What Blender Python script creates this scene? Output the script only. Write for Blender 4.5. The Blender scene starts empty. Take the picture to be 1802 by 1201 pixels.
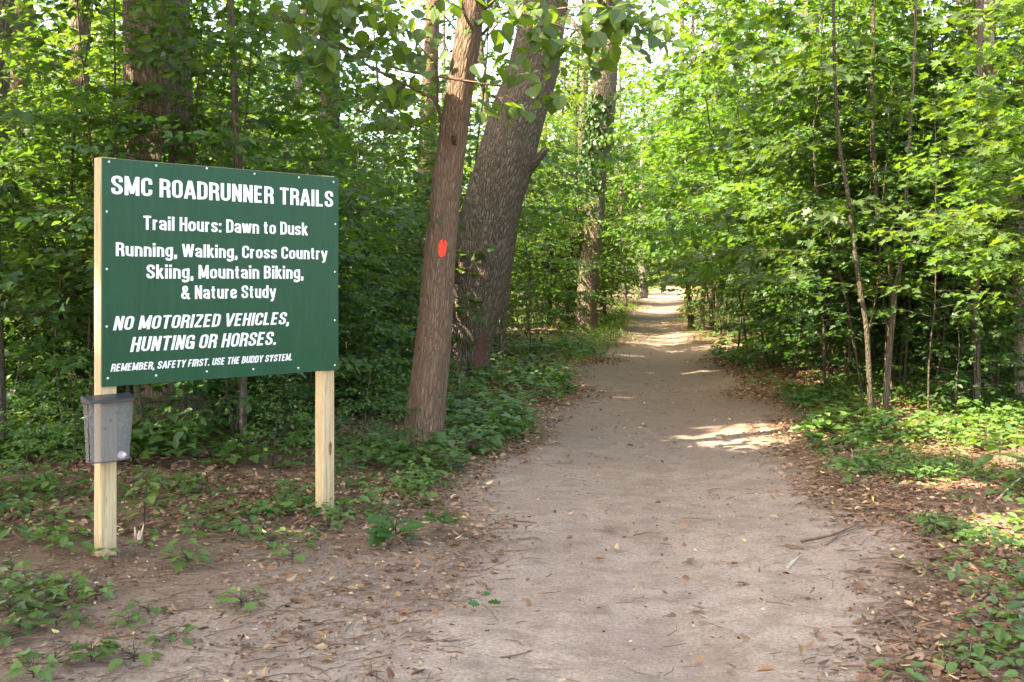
import bpy, math, numpy as np
from math import radians, sin, cos, pi
from mathutils import Vector
RNG = np.random.default_rng(7)
SC = bpy.context.scene
COL = SC.collection

# ------------------------------------------------------------------ camera, sky, sun, exposure
F, CX, CY, H = 1850.0, 901.0, 493.0, 1.504          # focal length and horizon of the photograph, eye height
cam = bpy.data.cameras.new('camera'); cam_o = bpy.data.objects.new('camera', cam); COL.objects.link(cam_o)
cam_o.location = (0, 0, H); cam_o.rotation_euler = (radians(90), 0, 0)
cam.sensor_width = 36; cam.lens = F/1802*36; cam.shift_y = -107.5/1802
cam.clip_start = .05; cam.clip_end = 2000
SC.camera = cam_o
SUN = np.array([-.56, -.27, .785]); SUN /= np.linalg.norm(SUN)
W = bpy.data.worlds.new('World'); SC.world = W; W.use_nodes = True
nt = W.node_tree; sky = nt.nodes.new('ShaderNodeTexSky'); sky.sky_type = 'NISHITA'; sky.sun_disc = False
sky.sun_elevation = math.asin(SUN[2]); sky.sun_rotation = math.atan2(SUN[0], SUN[1])
sky.air_density = 1.0; sky.dust_density = 3.0; sky.ozone_density = 1.0
nt.links.new(sky.outputs[0], nt.nodes['Background'].inputs[0]); nt.nodes['Background'].inputs[1].default_value = .15
sl = bpy.data.lights.new('sun', 'SUN'); sl.energy = 4.6; sl.angle = radians(.53); sl.color = (1, .93, .80)
so = bpy.data.objects.new('sun', sl); COL.objects.link(so)
so.rotation_euler = Vector(SUN).to_track_quat('Z', 'Y').to_euler(); so.location = (-20, -10, 30)
SC.view_settings.view_transform = 'Standard'; SC.view_settings.look = 'None'
SC.view_settings.exposure = 3.14; SC.view_settings.gamma = 1
try:
    SC.view_settings.use_white_balance = True; SC.view_settings.white_balance_temperature = 7600; SC.view_settings.white_balance_tint = 12
except Exception: pass
SC.render.engine = 'CYCLES'
cy = SC.cycles; cy.use_denoising = True; cy.max_bounces = 7; cy.diffuse_bounces = 5; cy.glossy_bounces = 2
cy.transmission_bounces = 5; cy.transparent_max_bounces = 8; cy.sample_clamp_indirect = 6
cy.caustics_reflective = False; cy.caustics_refractive = False

def at(x, y, Y): return np.array([(x-CX)*Y/F, Y, H-(y-CY)*Y/F])     # a direction of sight at depth Y, in metres

# ------------------------------------------------------------------ noise, ground shape
def _h(i, j, s):
    n = (i.astype(np.int64)*374761393 + j.astype(np.int64)*668265263 + s*974634777) & 0xffffffff
    n = ((n ^ (n >> 13))*1274126177) & 0xffffffff
    return ((n ^ (n >> 16)) & 0xffff)/65535.0
def noise(x, y, s=0):
    x = np.asarray(x, float); y = np.asarray(y, float)
    i = np.floor(x); j = np.floor(y); u = x-i; v = y-j; u = u*u*(3-2*u); v = v*v*(3-2*v)
    return ((_h(i, j, s)*(1-u)+_h(i+1, j, s)*u)*(1-v) + (_h(i, j+1, s)*(1-u)+_h(i+1, j+1, s)*u)*v)*2-1
def fbm(x, y, s=0, o=4):
    a = 0; k = 1.0
    for q in range(o): a = a+noise(np.asarray(x)*2**q, np.asarray(y)*2**q, s+q)*k; k *= .5
    return a
TY = [-30, -4, 3.9, 7.8, 13.4, 18.9, 26.5, 38.8, 50, 68, 80, 100, 140, 400]
TX = [.3, .4, .55, .93, 2.02, 2.62, 3.62, 5.1, 6.95, 9.9, 12.4, 24, 60, 300]
TW = [1.5, 1.2, 1.10, 1.38, 1.28, 1.10, 1.0, 1.0, 1.1, 1.1, 1.1, 1.1, 1.1, 1.1]
def tc(Y): return np.interp(Y, TY, TX)
def tw(Y): return np.interp(Y, TY, TW)
def sm(a, b, x): t = np.clip((np.asarray(x, float)-a)/(b-a), 0, 1); return t*t*(3-2*t)
def ground(X, Y):
    X = np.asarray(X, float); Y = np.asarray(Y, float)
    z = np.interp(Y, [-50, 0, 9, 27, 39, 50, 68, 80, 100, 140, 400], [0, 0, .02, 0, -.12, .05, .5, .9, 1.6, 2.2, 3])
    d = np.abs(X-tc(Y))-tw(Y)
    fade = np.clip((Y-4.5)/7, 0, 1)
    z = z + .13*sm(.2, 2.6, d)*fade + .05*sm(.3, -1, d)*-1*np.clip(Y/10, 0, 1)
    z = z + .05*fade*sm(.5, 3, d)*fbm(X*.5, Y*.5, 3, 3) + .010*fbm(X*2.3, Y*2.3, 9, 3)
    return z
def trailmask(X, Y):
    d = (np.abs(X-tc(Y))-tw(Y))
    n = .34*fbm(X*.7, Y*.5, 21, 3)
    near = sm(8.0, 3.6, Y)                                         # the trail head widens into a bare clearing to the left
    left = np.where(X < tc(Y), 1., 0.)
    return np.maximum(sm(.34, -.52, d+n-.25*left*near), left*near*.78*sm(2.8, .1, d+n))

# ------------------------------------------------------------------ materials
def mat(name):
    m = bpy.data.materials.new(name); m.use_nodes = True
    nt = m.node_tree; return m, nt, nt.nodes['Principled BSDF']
def N(nt, t, **k):
    n = nt.nodes.new(t)
    for a, b in k.items(): setattr(n, a, b)
    return n
def ramp(nt, src, stops):
    r = N(nt, 'ShaderNodeValToRGB'); e = r.color_ramp.elements
    while len(e) < len(stops): e.new(.5)
    for k, (p, c) in enumerate(stops): e[k].position = p; e[k].color = (*c, 1)
    nt.links.new(src, r.inputs[0]); return r.outputs[0]
def attr(nt, name):
    a = N(nt, 'ShaderNodeAttribute'); a.attribute_name = name; return a
def noisen(nt, vec, scale, detail=5, rough=.6):
    n = N(nt, 'ShaderNodeTexNoise'); n.inputs['Scale'].default_value = scale; n.inputs['Detail'].default_value = detail
    n.inputs['Roughness'].default_value = rough
    if vec is not None: nt.links.new(vec, n.inputs['Vector'])
    return n.outputs[0]
def mixc(nt, f, a, b, mode='MIX'):
    m = N(nt, 'ShaderNodeMix', data_type='RGBA', blend_type=mode)
    for s, v in ((0, f), (6, a), (7, b)):
        if isinstance(v, (int, float)): m.inputs[s].default_value = v
        elif isinstance(v, tuple): m.inputs[s].default_value = (*v, 1)
        else: nt.links.new(v, m.inputs[s])
    return m.outputs[2]
def bump(nt, bs, h, strength, dist):
    b = N(nt, 'ShaderNodeBump'); b.inputs['Strength'].default_value = strength; b.inputs['Distance'].default_value = dist
    nt.links.new(h, b.inputs['Height']); nt.links.new(b.outputs[0], bs.inputs['Normal'])

def leaf_mat(name, c0, c1, tr, spec=.35, tmix=.47, rough=.45):
    m, nt, bs = mat(name); out = nt.nodes['Material Output']
    a = attr(nt, 'lv'); oi = N(nt, 'ShaderNodeObjectInfo')
    col = ramp(nt, a.outputs['Fac'], [(0, c0), (.72, c1), (.965, c1), (1, (.17, .16, .03))])
    hs = N(nt, 'ShaderNodeHueSaturation')
    mr = N(nt, 'ShaderNodeMapRange'); mr.inputs[3].default_value = .68; mr.inputs[4].default_value = 1.28
    mh = N(nt, 'ShaderNodeMath', operation='MULTIPLY_ADD'); mh.inputs[1].default_value = .035; mh.inputs[2].default_value = .474
    fr = N(nt, 'ShaderNodeMath', operation='PINGPONG'); fr.inputs[1].default_value = .13; nt.links.new(oi.outputs['Random'], fr.inputs[0])
    f8 = N(nt, 'ShaderNodeMath', operation='MULTIPLY'); f8.inputs[1].default_value = 7.7; nt.links.new(fr.outputs[0], f8.inputs[0]); nt.links.new(f8.outputs[0], mh.inputs[0]); nt.links.new(mh.outputs[0], hs.inputs['Hue'])
    nt.links.new(oi.outputs['Random'], mr.inputs[0]); nt.links.new(mr.outputs[0], hs.inputs['Value'])
    nt.links.new(col, hs.inputs['Color'])
    nt.links.new(hs.outputs[0], bs.inputs['Base Color']); bs.inputs['Roughness'].default_value = rough
    bs.inputs['Specular IOR Level'].default_value = spec
    t = N(nt, 'ShaderNodeBsdfTranslucent')
    tc_ = mixc(nt, 1.0, hs.outputs[0], tr, 'MULTIPLY'); nt.links.new(tc_, t.inputs[0])
    mx = N(nt, 'ShaderNodeMixShader'); mx.inputs[0].default_value = tmix
    nt.links.new(bs.outputs[0], mx.inputs[1]); nt.links.new(t.outputs[0], mx.inputs[2]); nt.links.new(mx.outputs[0], out.inputs[0])
    return m
M = {}
TRC = (2.5, 2.4, .62)
M['maple'] = leaf_mat('maple_leaf', (.030, .080, .022), (.066, .132, .030), TRC)
M['broad'] = leaf_mat('broad_leaf', (.030, .066, .018), (.055, .100, .022), TRC)
M['shrub'] = leaf_mat('shrub_leaf', (.024, .070, .026), (.056, .116, .034), TRC)
M['far'] = leaf_mat('canopy_leaf', (.040, .092, .026), (.088, .150, .038), TRC, .2)
M['herb'] = leaf_mat('herb_leaf', (.032, .082, .026), (.085, .150, .035), (2.0, 2.2, .6), .3, .3)
M['ivy'] = leaf_mat('ivy_leaf', (.020, .060, .012), (.035, .085, .015), (2, 2.2, .5), .4, .25)
M['oak'] = leaf_mat('oak_leaf', (.020, .070, .012), (.035, .100, .015), (2, 2.2, .5), .4, .25)
M['grass'] = leaf_mat('grass_blade', (.06, .13, .02), (.15, .20, .04), (1.8, 2, .5), .2, .3)

def bark_mat(name, dark, light, sz=26, zs=.16, moss=.0, bstr=.9, pale=None):
    m, nt, bs = mat(name)
    a = attr(nt, 'bk'); mp = N(nt, 'ShaderNodeMapping'); mp.inputs['Scale'].default_value = (1, 1, zs)
    nt.links.new(a.outputs['Vector'], mp.inputs[0])
    warp = N(nt, 'ShaderNodeTexNoise'); warp.inputs['Scale'].default_value = sz*.35; nt.links.new(mp.outputs[0], warp.inputs[0])
    va = N(nt, 'ShaderNodeVectorMath', operation='MULTIPLY_ADD'); va.inputs[1].default_value = (.06, .06, .06)
    nt.links.new(warp.outputs['Color'], va.inputs[0]); nt.links.new(mp.outputs[0], va.inputs[2])
    v = N(nt, 'ShaderNodeTexVoronoi', feature='DISTANCE_TO_EDGE'); v.inputs['Scale'].default_value = sz
    nt.links.new(va.outputs[0], v.inputs['Vector'])
    n2 = noisen(nt, mp.outputs[0], sz*2.6, 6, .7)
    hm = N(nt, 'ShaderNodeMath', operation='MULTIPLY_ADD'); hm.inputs[1].default_value = .8
    nt.links.new(n2, hm.inputs[0])
    vr = N(nt, 'ShaderNodeMapRange'); vr.inputs[2].default_value = .30; nt.links.new(v.outputs['Distance'], vr.inputs[0])
    nt.links.new(vr.outputs[0], hm.inputs[2])
    col = ramp(nt, hm.outputs[0], [(.22, dark), (.62, tuple((p+q)/2 for p, q in zip(dark, light))), (1.25, light)])
    big = noisen(nt, a.outputs['Vector'], 2.2, 4)
    col = mixc(nt, big, col, tuple(x*.72 for x in light), 'MIX') if pale is None else mixc(nt, ramp(nt, big, [(.42, (0, 0, 0)), (.56, (1, 1, 1))]), col, pale)
    if moss:
        mo = ramp(nt, noisen(nt, a.outputs['Vector'], 4.0, 6), [(.50, (0, 0, 0)), (.7, (moss, moss, moss))])
        col = mixc(nt, mo, col, (.07, .085, .03))
    nt.links.new(col, bs.inputs['Base Color']); bs.inputs['Roughness'].default_value = .92; bs.inputs['Specular IOR Level'].default_value = .15
    bump(nt, bs, hm.outputs[0], min(1, bstr+.1), .05)
    return m
M['bark_brown'] = bark_mat('furrowed_brown_bark', (.080, .050, .033), (.29, .195, .133), 48, .13, .2, .8)
M['bark_oak'] = bark_mat('oak_bark', (.056, .045, .033), (.27, .21, .152), 30, .22, .45)
M['bark_grey'] = bark_mat('grey_bark', (.05, .038, .030), (.21, .165, .13), 22, .15, .3)
M['bark_stem'] = bark_mat('sapling_bark', (.032, .026, .018), (.105, .085, .058), 40, .3, .6, .5)
M['bark_pale'] = bark_mat('pale_bark', (.20, .16, .13), (.50, .42, .36), 26, .4, .15, .6)
M['bark_white'] = bark_mat('white_bark', (.05, .04, .03), (.14, .11, .09), 20, .5, 0, .6, (.19, .165, .14))

def ground_mat():
    m, nt, bs = mat('forest_ground'); g = N(nt, 'ShaderNodeNewGeometry'); p = g.outputs['Position']
    a = attr(nt, 'trail')
    fine = noisen(nt, p, 190, 3, .7); grain = noisen(nt, p, 55, 5, .75); mid = noisen(nt, p, 5.5, 6, .65); big = noisen(nt, p, 1.3, 4)
    sand = ramp(nt, grain, [(.22, (.13, .09, .066)), (.50, (.385, .288, .218)), (.78, (.565, .455, .37))])
    sand = mixc(nt, ramp(nt, mid, [(.45, (0, 0, 0)), (.68, (.75, .75, .75))]), sand, (.185, .130, .095))
    sand = mixc(nt, ramp(nt, big, [(.40, (0, 0, 0)), (.62, (.4, .4, .4))]), sand, (.235, .165, .125))
    sand = mixc(nt, ramp(nt, fine, [(.60, (0, 0, 0)), (.72, (.6, .6, .6))]), sand, (.12, .08, .055))
    sp = N(nt, 'ShaderNodeSeparateXYZ'); nt.links.new(p, sp.inputs[0])          # further in, tree shade is painted into the sand as a darker brown
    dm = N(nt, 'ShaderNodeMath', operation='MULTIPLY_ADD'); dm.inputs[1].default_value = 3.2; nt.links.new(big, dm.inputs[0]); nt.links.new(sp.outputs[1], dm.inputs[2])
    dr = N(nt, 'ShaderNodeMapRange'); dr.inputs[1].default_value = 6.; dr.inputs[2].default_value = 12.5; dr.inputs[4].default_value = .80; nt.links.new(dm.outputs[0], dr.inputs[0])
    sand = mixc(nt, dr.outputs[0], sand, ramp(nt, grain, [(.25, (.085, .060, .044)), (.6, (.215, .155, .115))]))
    soil = ramp(nt, mid, [(.25, (.055, .037, .025)), (.5, (.135, .086, .056)), (.75, (.24, .152, .098))])
    soil = mixc(nt, ramp(nt, grain, [(.35, (0, 0, 0)), (.65, (.8, .8, .8))]), soil, (.19, .12, .078))
    # the edge breaks up with grain and blotches
    e = N(nt, 'ShaderNodeMath', operation='MULTIPLY_ADD'); e.inputs[1].default_value = .55; nt.links.new(grain, e.inputs[0]); nt.links.new(a.outputs['Fac'], e.inputs[2])
    e2 = N(nt, 'ShaderNodeMath', operation='MULTIPLY_ADD'); e2.inputs[1].default_value = .7; nt.links.new(mid, e2.inputs[0]); nt.links.new(e.outputs[0], e2.inputs[2])
    f = ramp(nt, e2.outputs[0], [(.72, (0, 0, 0)), (1.0, (.6, .6, .6))])
    f = N(nt, 'ShaderNodeMapRange'); f.inputs[1].default_value = .75; f.inputs[2].default_value = 1.35; nt.links.new(e2.outputs[0], f.inputs[0])
    col = mixc(nt, f.outputs[0], soil, sand)
    nt.links.new(col, bs.inputs['Base Color']); bs.inputs['Roughness'].default_value = .95; bs.inputs['Specular IOR Level'].default_value = .1
    hs = N(nt, 'ShaderNodeMath', operation='ADD'); nt.links.new(grain, hs.inputs[0]); nt.links.new(fine, hs.inputs[1])
    h2 = N(nt, 'ShaderNodeMath', operation='MULTIPLY_ADD'); h2.inputs[1].default_value = 2.2; nt.links.new(noisen(nt, p, 14, 5, .7), h2.inputs[0]); nt.links.new(hs.outputs[0], h2.inputs[2]); hs = h2
    bump(nt, bs, hs.outputs[0], .8, .014)
    return m
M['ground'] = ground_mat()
def plain(name, col, rough=.6, var=None, scale=8, spec=.3, coat=0, bs_=None):
    m, nt, bs = mat(name); tco = N(nt, 'ShaderNodeTexCoord')
    if var:
        c = ramp(nt, noisen(nt, tco.outputs['Object'], scale, 5), [(.3, var), (.7, col)]); nt.links.new(c, bs.inputs['Base Color'])
    else: bs.inputs['Base Color'].default_value = (*col, 1)
    bs.inputs['Roughness'].default_value = rough; bs.inputs['Specular IOR Level'].default_value = spec
    return m
def litter_mat():
    m, nt, bs = mat('dry_leaf'); a = attr(nt, 'lv')
    c = ramp(nt, a.outputs['Fac'], [(0, (.070, .036, .020)), (.35, (.165, .085, .045)), (.7, (.29, .18, .105)), (.93, (.46, .34, .22)), (1, (.42, .38, .10))])
    nt.links.new(c, bs.inputs['Base Color']); bs.inputs['Roughness'].default_value = .75; bs.inputs['Specular IOR Level'].default_value = .2
    return m
M['litter'] = litter_mat()
M['twig'] = plain('dead_twig', (.22, .14, .09), .9, (.08, .05, .035), 12, .1)
M['palewood'] = plain('weathered_wood', (.46, .38, .30), .85, (.24, .18, .13), 9, .1)
def wood_mat():
    m, nt, bs = mat('treated_lumber'); t = N(nt, 'ShaderNodeTexCoord'); mp = N(nt, 'ShaderNodeMapping'); mp.inputs['Scale'].default_value = (1, 1, .045)
    nt.links.new(t.outputs['Object'], mp.inputs[0])
    g = noisen(nt, mp.outputs[0], 60, 6, .7); g2 = noisen(nt, t.outputs['Object'], 5, 4)
    c = ramp(nt, g, [(.30, (.28, .20, .10)), (.55, (.47, .36, .205)), (.75, (.56, .45, .28))])
    c = mixc(nt, ramp(nt, g2, [(.55, (0, 0, 0)), (.75, (.5, .5, .5))]), c, (.34, .27, .14))
    sx = N(nt, 'ShaderNodeSeparateXYZ'); nt.links.new(t.outputs['Object'], sx.inputs[0])
    e = N(nt, 'ShaderNodeMath', operation='MULTIPLY_ADD'); e.inputs[1].default_value = .35; nt.links.new(noisen(nt, t.outputs['Object'], 22, 6), e.inputs[0]); nt.links.new(sx.outputs[2], e.inputs[2])
    c = mixc(nt, ramp(nt, e.outputs[0], [(.14, (.5, .5, .5)), (.34, (0, 0, 0))]), c, (.30, .21, .14))          # soil splashed on the foot
    c = mixc(nt, ramp(nt, noisen(nt, mp.outputs[0], 150, 3), [(.60, (0, 0, 0)), (.68, (.55, .55, .55))]), c, (.16, .11, .06))     # drying checks
    nt.links.new(c, bs.inputs['Base Color']); bs.inputs['Roughness'].default_value = .75; bs.inputs['Specular IOR Level'].default_value = .25
    bump(nt, bs, g, .25, .004); return m
M['lumber'] = wood_mat()
M['knot'] = plain('wood_knot', (.24, .13, .055), .7, (.12, .06, .03), 40)
def panel_mat():
    m, nt, bs = mat('green_sign_board'); t = N(nt, 'ShaderNodeTexCoord')
    c = ramp(nt, noisen(nt, t.outputs['Object'], 6, 5), [(.3, (.0025, .050, .021)), (.7, (.004, .060, .026))]); nt.links.new(c, bs.inputs['Base Color'])
    bs.inputs['Specular IOR Level'].default_value = .22
    mp = N(nt, 'ShaderNodeMapping'); mp.inputs['Scale'].default_value = (9, 9, .7); nt.links.new(t.outputs['Object'], mp.inputs[0])
    c = mixc(nt, ramp(nt, noisen(nt, mp.outputs[0], 4, 6, .7), [(.48, (0, 0, 0)), (.80, (.22, .22, .22))]), c, (.06, .10, .075)); nt.links.new(c, bs.inputs['Base Color'])     # faint rain streaks
    r = N(nt, 'ShaderNodeMapRange'); r.inputs[3].default_value = .27; r.inputs[4].default_value = .42; nt.links.new(noisen(nt, t.outputs['Object'], 14, 6), r.inputs[0]); nt.links.new(r.outputs[0], bs.inputs['Roughness'])
    return m
M['panel'] = panel_mat()
M['white'] = plain('white_vinyl', (.74, .74, .72), .45)
M['steel'] = plain('screw_steel', (.62, .64, .62), .4)
M['blaze'] = plain('orange_red_paint', (.75, .060, .022), .55, (.48, .035, .018), 60)
M['redmark'] = plain('faded_red_paint', (.15, .060, .042), .9, (.08, .045, .03), 25)
M['lid'] = plain('dark_plastic', (.020, .022, .028), .38, (.030, .032, .036), 30, .5)
def acrylic():
    m, nt, bs = mat('smoked_clear_plastic'); out = nt.nodes['Material Output']
    bs.inputs['Base Color'].default_value = (.26, .255, .25, 1); bs.inputs['Roughness'].default_value = .3
    t = N(nt, 'ShaderNodeBsdfTransparent'); t.inputs[0].default_value = (.88, .88, .88, 1)
    mx = N(nt, 'ShaderNodeMixShader'); mx.inputs[0].default_value = .36
    nt.links.new(t.outputs[0], mx.inputs[1]); nt.links.new(bs.outputs[0], mx.inputs[2]); nt.links.new(mx.outputs[0], out.inputs[0]); return m
M['acrylic'] = acrylic()
M['paper'] = plain('crumpled_paper', (.72, .68, .68), .8, (.55, .35, .36), 30)

# ------------------------------------------------------------------ mesh helpers
def link(o, parent=None):
    COL.objects.link(o)
    if parent is not None: o.parent = parent
    return o
def tag(o, label=None, cat=None, group=None, kind=None):
    if label: o['label'] = label
    if cat: o['category'] = cat
    if group: o['group'] = group
    if kind: o['kind'] = kind
    return o
def empty(name, loc, label, cat, group=None, rz=0):
    o = bpy.data.objects.new(name, None); o.location = [float(v) for v in loc]; o.rotation_euler = (0, 0, rz); o.empty_display_size = .2
    link(o); return tag(o, label, cat, group)
class MB:
    """gathers vertices and faces of one mesh"""
    def __init__(s): s.v = []; s.f = []; s.n = 0; s.lv = []; s.bk = []
    def add(s, verts, faces, lv=None, bk=None):
        verts = np.asarray(verts, float); s.v.append(verts)
        s.f += [tuple(i+s.n for i in f) for f in faces]; s.n += len(verts)
        s.bk.append(np.zeros_like(verts) if bk is None else bk); s.lv.append(np.full(len(verts), .5) if lv is None else lv)
    def box(s, c, sx, sy, sz, ax=None, b=0):
        A = np.eye(3) if ax is None else np.asarray(ax)
        q = np.array([[i, j, k] for k in (-1, 1) for j in (-1, 1) for i in (-1, 1)], float)*[sx/2, sy/2, sz/2]
        s.add(np.asarray(c)+q@A, [(0, 2, 3, 1), (4, 5, 7, 6), (0, 1, 5, 4), (2, 6, 7, 3), (0, 4, 6, 2), (1, 3, 7, 5)])
    def mesh(s, name, m, smooth=False):
        me = bpy.data.meshes.new(name); v = np.concatenate(s.v) if s.v else np.zeros((0, 3))
        ln = np.array([len(f) for f in s.f], np.int32); lo = np.fromiter((i for f in s.f for i in f), np.int32)
        return finish(me, v, lo, ln, m, smooth, np.concatenate(s.lv) if s.lv else None, np.concatenate(s.bk) if s.bk else None)
    def build(s, name, m, parent=None, smooth=False):
        return link(bpy.data.objects.new(name, s.mesh(name, m, smooth)), parent)
def finish(me, v, lo, ln, m, smooth=False, lv=None, bk=None):
    me.vertices.add(len(v)); me.vertices.foreach_set('co', np.asarray(v, np.float32).ravel())
    me.loops.add(len(lo)); me.loops.foreach_set('vertex_index', np.asarray(lo, np.int32))
    me.polygons.add(len(ln)); st = np.concatenate([[0], np.cumsum(ln)[:-1]]).astype(np.int32); me.polygons.foreach_set('loop_start', st)
    if lv is not None: me.attributes.new('lv', 'FLOAT', 'POINT').data.foreach_set('value', np.asarray(lv, np.float32))
    if bk is not None: me.attributes.new('bk', 'FLOAT_VECTOR', 'POINT').data.foreach_set('vector', np.asarray(bk, np.float32).ravel())
    me.polygons.foreach_set('use_smooth', np.full(len(ln), smooth))
    me.materials.append(m); me.update(calc_edges=True); me.validate(); return me

# leaf templates: verts (x across, y along, z up), faces
def tpl(half, fold=.18, droop=.12):
    h = np.array(half, float); n = len(h)
    R = np.c_[h, fold*np.abs(h[:, 0])-droop*h[:, 1]**2]
    mid = [0, n-1]
    L = R[1:-1]*[-1, 1, 1]
    v = np.vstack([R, L])
    right = list(range(n)); left = [0]+list(range(n, n+n-2))+[n-1]
    return v, [tuple(right), tuple(left[::-1])]
MAPLE = tpl([(0, 0), (.30, -.04), (.24, .16), (.60, .38), (.26, .46), (.34, .72), (.12, .66), (0, 1)])
MAPLE2 = tpl([(0, 0), (.34, .02), (.58, .42), (.25, .46), (.22, .70), (0, 1)])
OVAL = tpl([(0, 0), (.22, .18), (.31, .45), (.20, .76), (0, 1)], .2, .2)
BROAD = tpl([(0, 0), (.26, .10), (.40, .36), (.36, .62), (.17, .86), (0, 1)], .14, .25)
OAK = tpl([(0, 0), (.10, .12), (.22, .22), (.12, .32), (.34, .44), (.16, .54), (.36, .70), (.14, .80), (.10, .95), (0, 1)], .1, .15)
DIAM = (np.array([[0, 0, 0], [.34, .5, .06], [0, 1, -.1], [-.34, .5, .06]]), [(0, 1, 2, 3)])
CURL = (np.array([[0, 0, 0], [.3, .2, .12], [.34, .6, .16], [0, 1, .05], [-.34, .6, .20], [-.3, .2, .1], [0, .5, 0]]), [(0, 1, 2, 6), (6, 2, 3), (0, 6, 4, 5), (6, 3, 4)])
def unit(a): return a/np.maximum(np.linalg.norm(a, axis=-1, keepdims=True), 1e-9)
def leaves_arrays(t, pos, d, nrm, size, lv):
    tv, tf = t; n = len(pos); k = len(tv)
    d = unit(d); side = unit(np.cross(d, nrm)); nn = np.cross(side, d)
    V = pos[:, None]+size[:, None, None]*(tv[None, :, 0, None]*side[:, None]+tv[None, :, 1, None]*d[:, None]+tv[None, :, 2, None]*nn[:, None])
    lo1 = np.concatenate([np.array(f) for f in tf]); ln1 = np.array([len(f) for f in tf])
    lo = (lo1[None]+(np.arange(n)*k)[:, None]).ravel(); ln = np.tile(ln1, n)
    return V.reshape(-1, 3), lo, ln, np.repeat(lv, k)
def leaf_mesh(name, m, parts):
    """parts: list of (template, pos, dir, normal, size, lv)"""
    Vs, Ls, Ns, Cs, off = [], [], [], [], 0
    for p in parts:
        if len(p[1]) == 0: continue
        V, lo, ln, lv = leaves_arrays(*p); Vs.append(V); Ls.append(lo+off); Ns.append(ln); Cs.append(lv); off += len(V)
    return finish(bpy.data.meshes.new(name), np.concatenate(Vs), np.concatenate(Ls), np.concatenate(Ns), m, False, np.concatenate(Cs))

def spline(P, n):
    P = np.asarray(P, float); Q = np.vstack([2*P[0]-P[1], P, 2*P[-1]-P[-2]]); out = []
    for u in np.linspace(0, len(P)-1, n):
        i = min(int(u), len(P)-2); t = u-i; a, b, c, d = Q[i:i+4]
        out.append(.5*((2*b)+(c-a)*t+(2*a-5*b+4*c-d)*t*t+(3*b-a-3*c+d)*t**3))
    return np.array(out)
class Tube:
    """a bark covered limb along a path; surf() gives points of its skin"""
    def __init__(s, path, rad, rough=0., seed=0, flare=0., lobes=5):
        s.p = np.asarray(path, float); s.r = np.asarray(rad, float); s.rough = rough; s.seed = seed; s.flare = flare; s.lobes = lobes
        s.s = np.concatenate([[0], np.cumsum(np.linalg.norm(np.diff(s.p, axis=0), axis=1))])
        t = unit(np.gradient(s.p, axis=0)); up = np.array([0, 1., 0]) if abs(t[:, 2]).mean() > .6 else np.array([0, 0, 1.])
        s.a = unit(np.cross(up, t)); s.b = np.cross(t, s.a)
    def surf(s, th, l, lift=0.):
        ip = lambda A: np.stack([np.interp(l, s.s, A[:, k]) for k in range(3)], -1)
        c = ip(s.p); a = ip(s.a); b = ip(s.b); r = np.interp(l, s.s, s.r)
        k = 1+s.rough*(noise(th*8/pi*1., l*2.5/1., s.seed)*.4+noise(th*3/pi+7, l*.9, s.seed+1)*.8)
        if s.flare: k = k+s.flare*np.exp(-l/.28)*(.55+.45*np.cos(s.lobes*th+s.seed))
        R = (r*k+lift)[..., None]
        return c+R*(np.cos(th)[..., None]*a+np.sin(th)[..., None]*b), np.stack([np.cos(th)*r, np.sin(th)*r, l+s.seed*.37], -1)
    def into(s, mb, seg=8, n=None, cap=True):
        l = s.s if n is None else np.linspace(0, s.s[-1], n); th = np.linspace(0, 2*pi, seg, endpoint=False)
        L, T = np.meshgrid(l, th, indexing='ij'); T2 = np.where(T > pi, T-2*pi, T)
        P, B = s.surf(np.abs(T2) if s.rough else T, L); 
        if s.rough: P, B = s.surf2(T, L)
        n = len(l); f = [(i*seg+j, i*seg+(j+1) % seg, (i+1)*seg+(j+1) % seg, (i+1)*seg+j) for i in range(n-1) for j in range(seg)]
        if cap: f += [tuple(range((n-1)*seg, n*seg)), tuple(range(seg-1, -1, -1))]
        mb.add(P.reshape(-1, 3), f, None, B.reshape(-1, 3)); return mb
    def surf2(s, T, L, lift=0.):
        # periodic roughness: noise sampled on a circle
        ip = lambda A: np.stack([np.interp(L, s.s, A[:, k]) for k in range(3)], -1)
        c = ip(s.p); a = ip(s.a); b = ip(s.b); r = np.interp(L, s.s, s.r)
        k = 1+s.rough*(noise(np.cos(T)*1.6+L*.7+s.seed, np.sin(T)*1.6+L*.45, s.seed)*.8+noise(np.cos(T)*5+L*2, np.sin(T)*5-L*1.1+3, s.seed+1)*.35)
        if s.flare: k = k+s.flare*np.exp(-L/.30)*(.55+.45*np.cos(s.lobes*T+s.seed))
        R = (r*k+lift)[..., None]
        return c+R*(np.cos(T)[..., None]*a+np.sin(T)[..., None]*b), np.stack([np.cos(T)*r, np.sin(T)*r, L+s.seed*.37], -1)
def limb(mb, P, r0, r1, n=7, seg=6, seed=0):
    p = spline(P, n); Tube(p, np.linspace(r0, r1, n), 0, seed).into(mb, seg); return p

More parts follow.
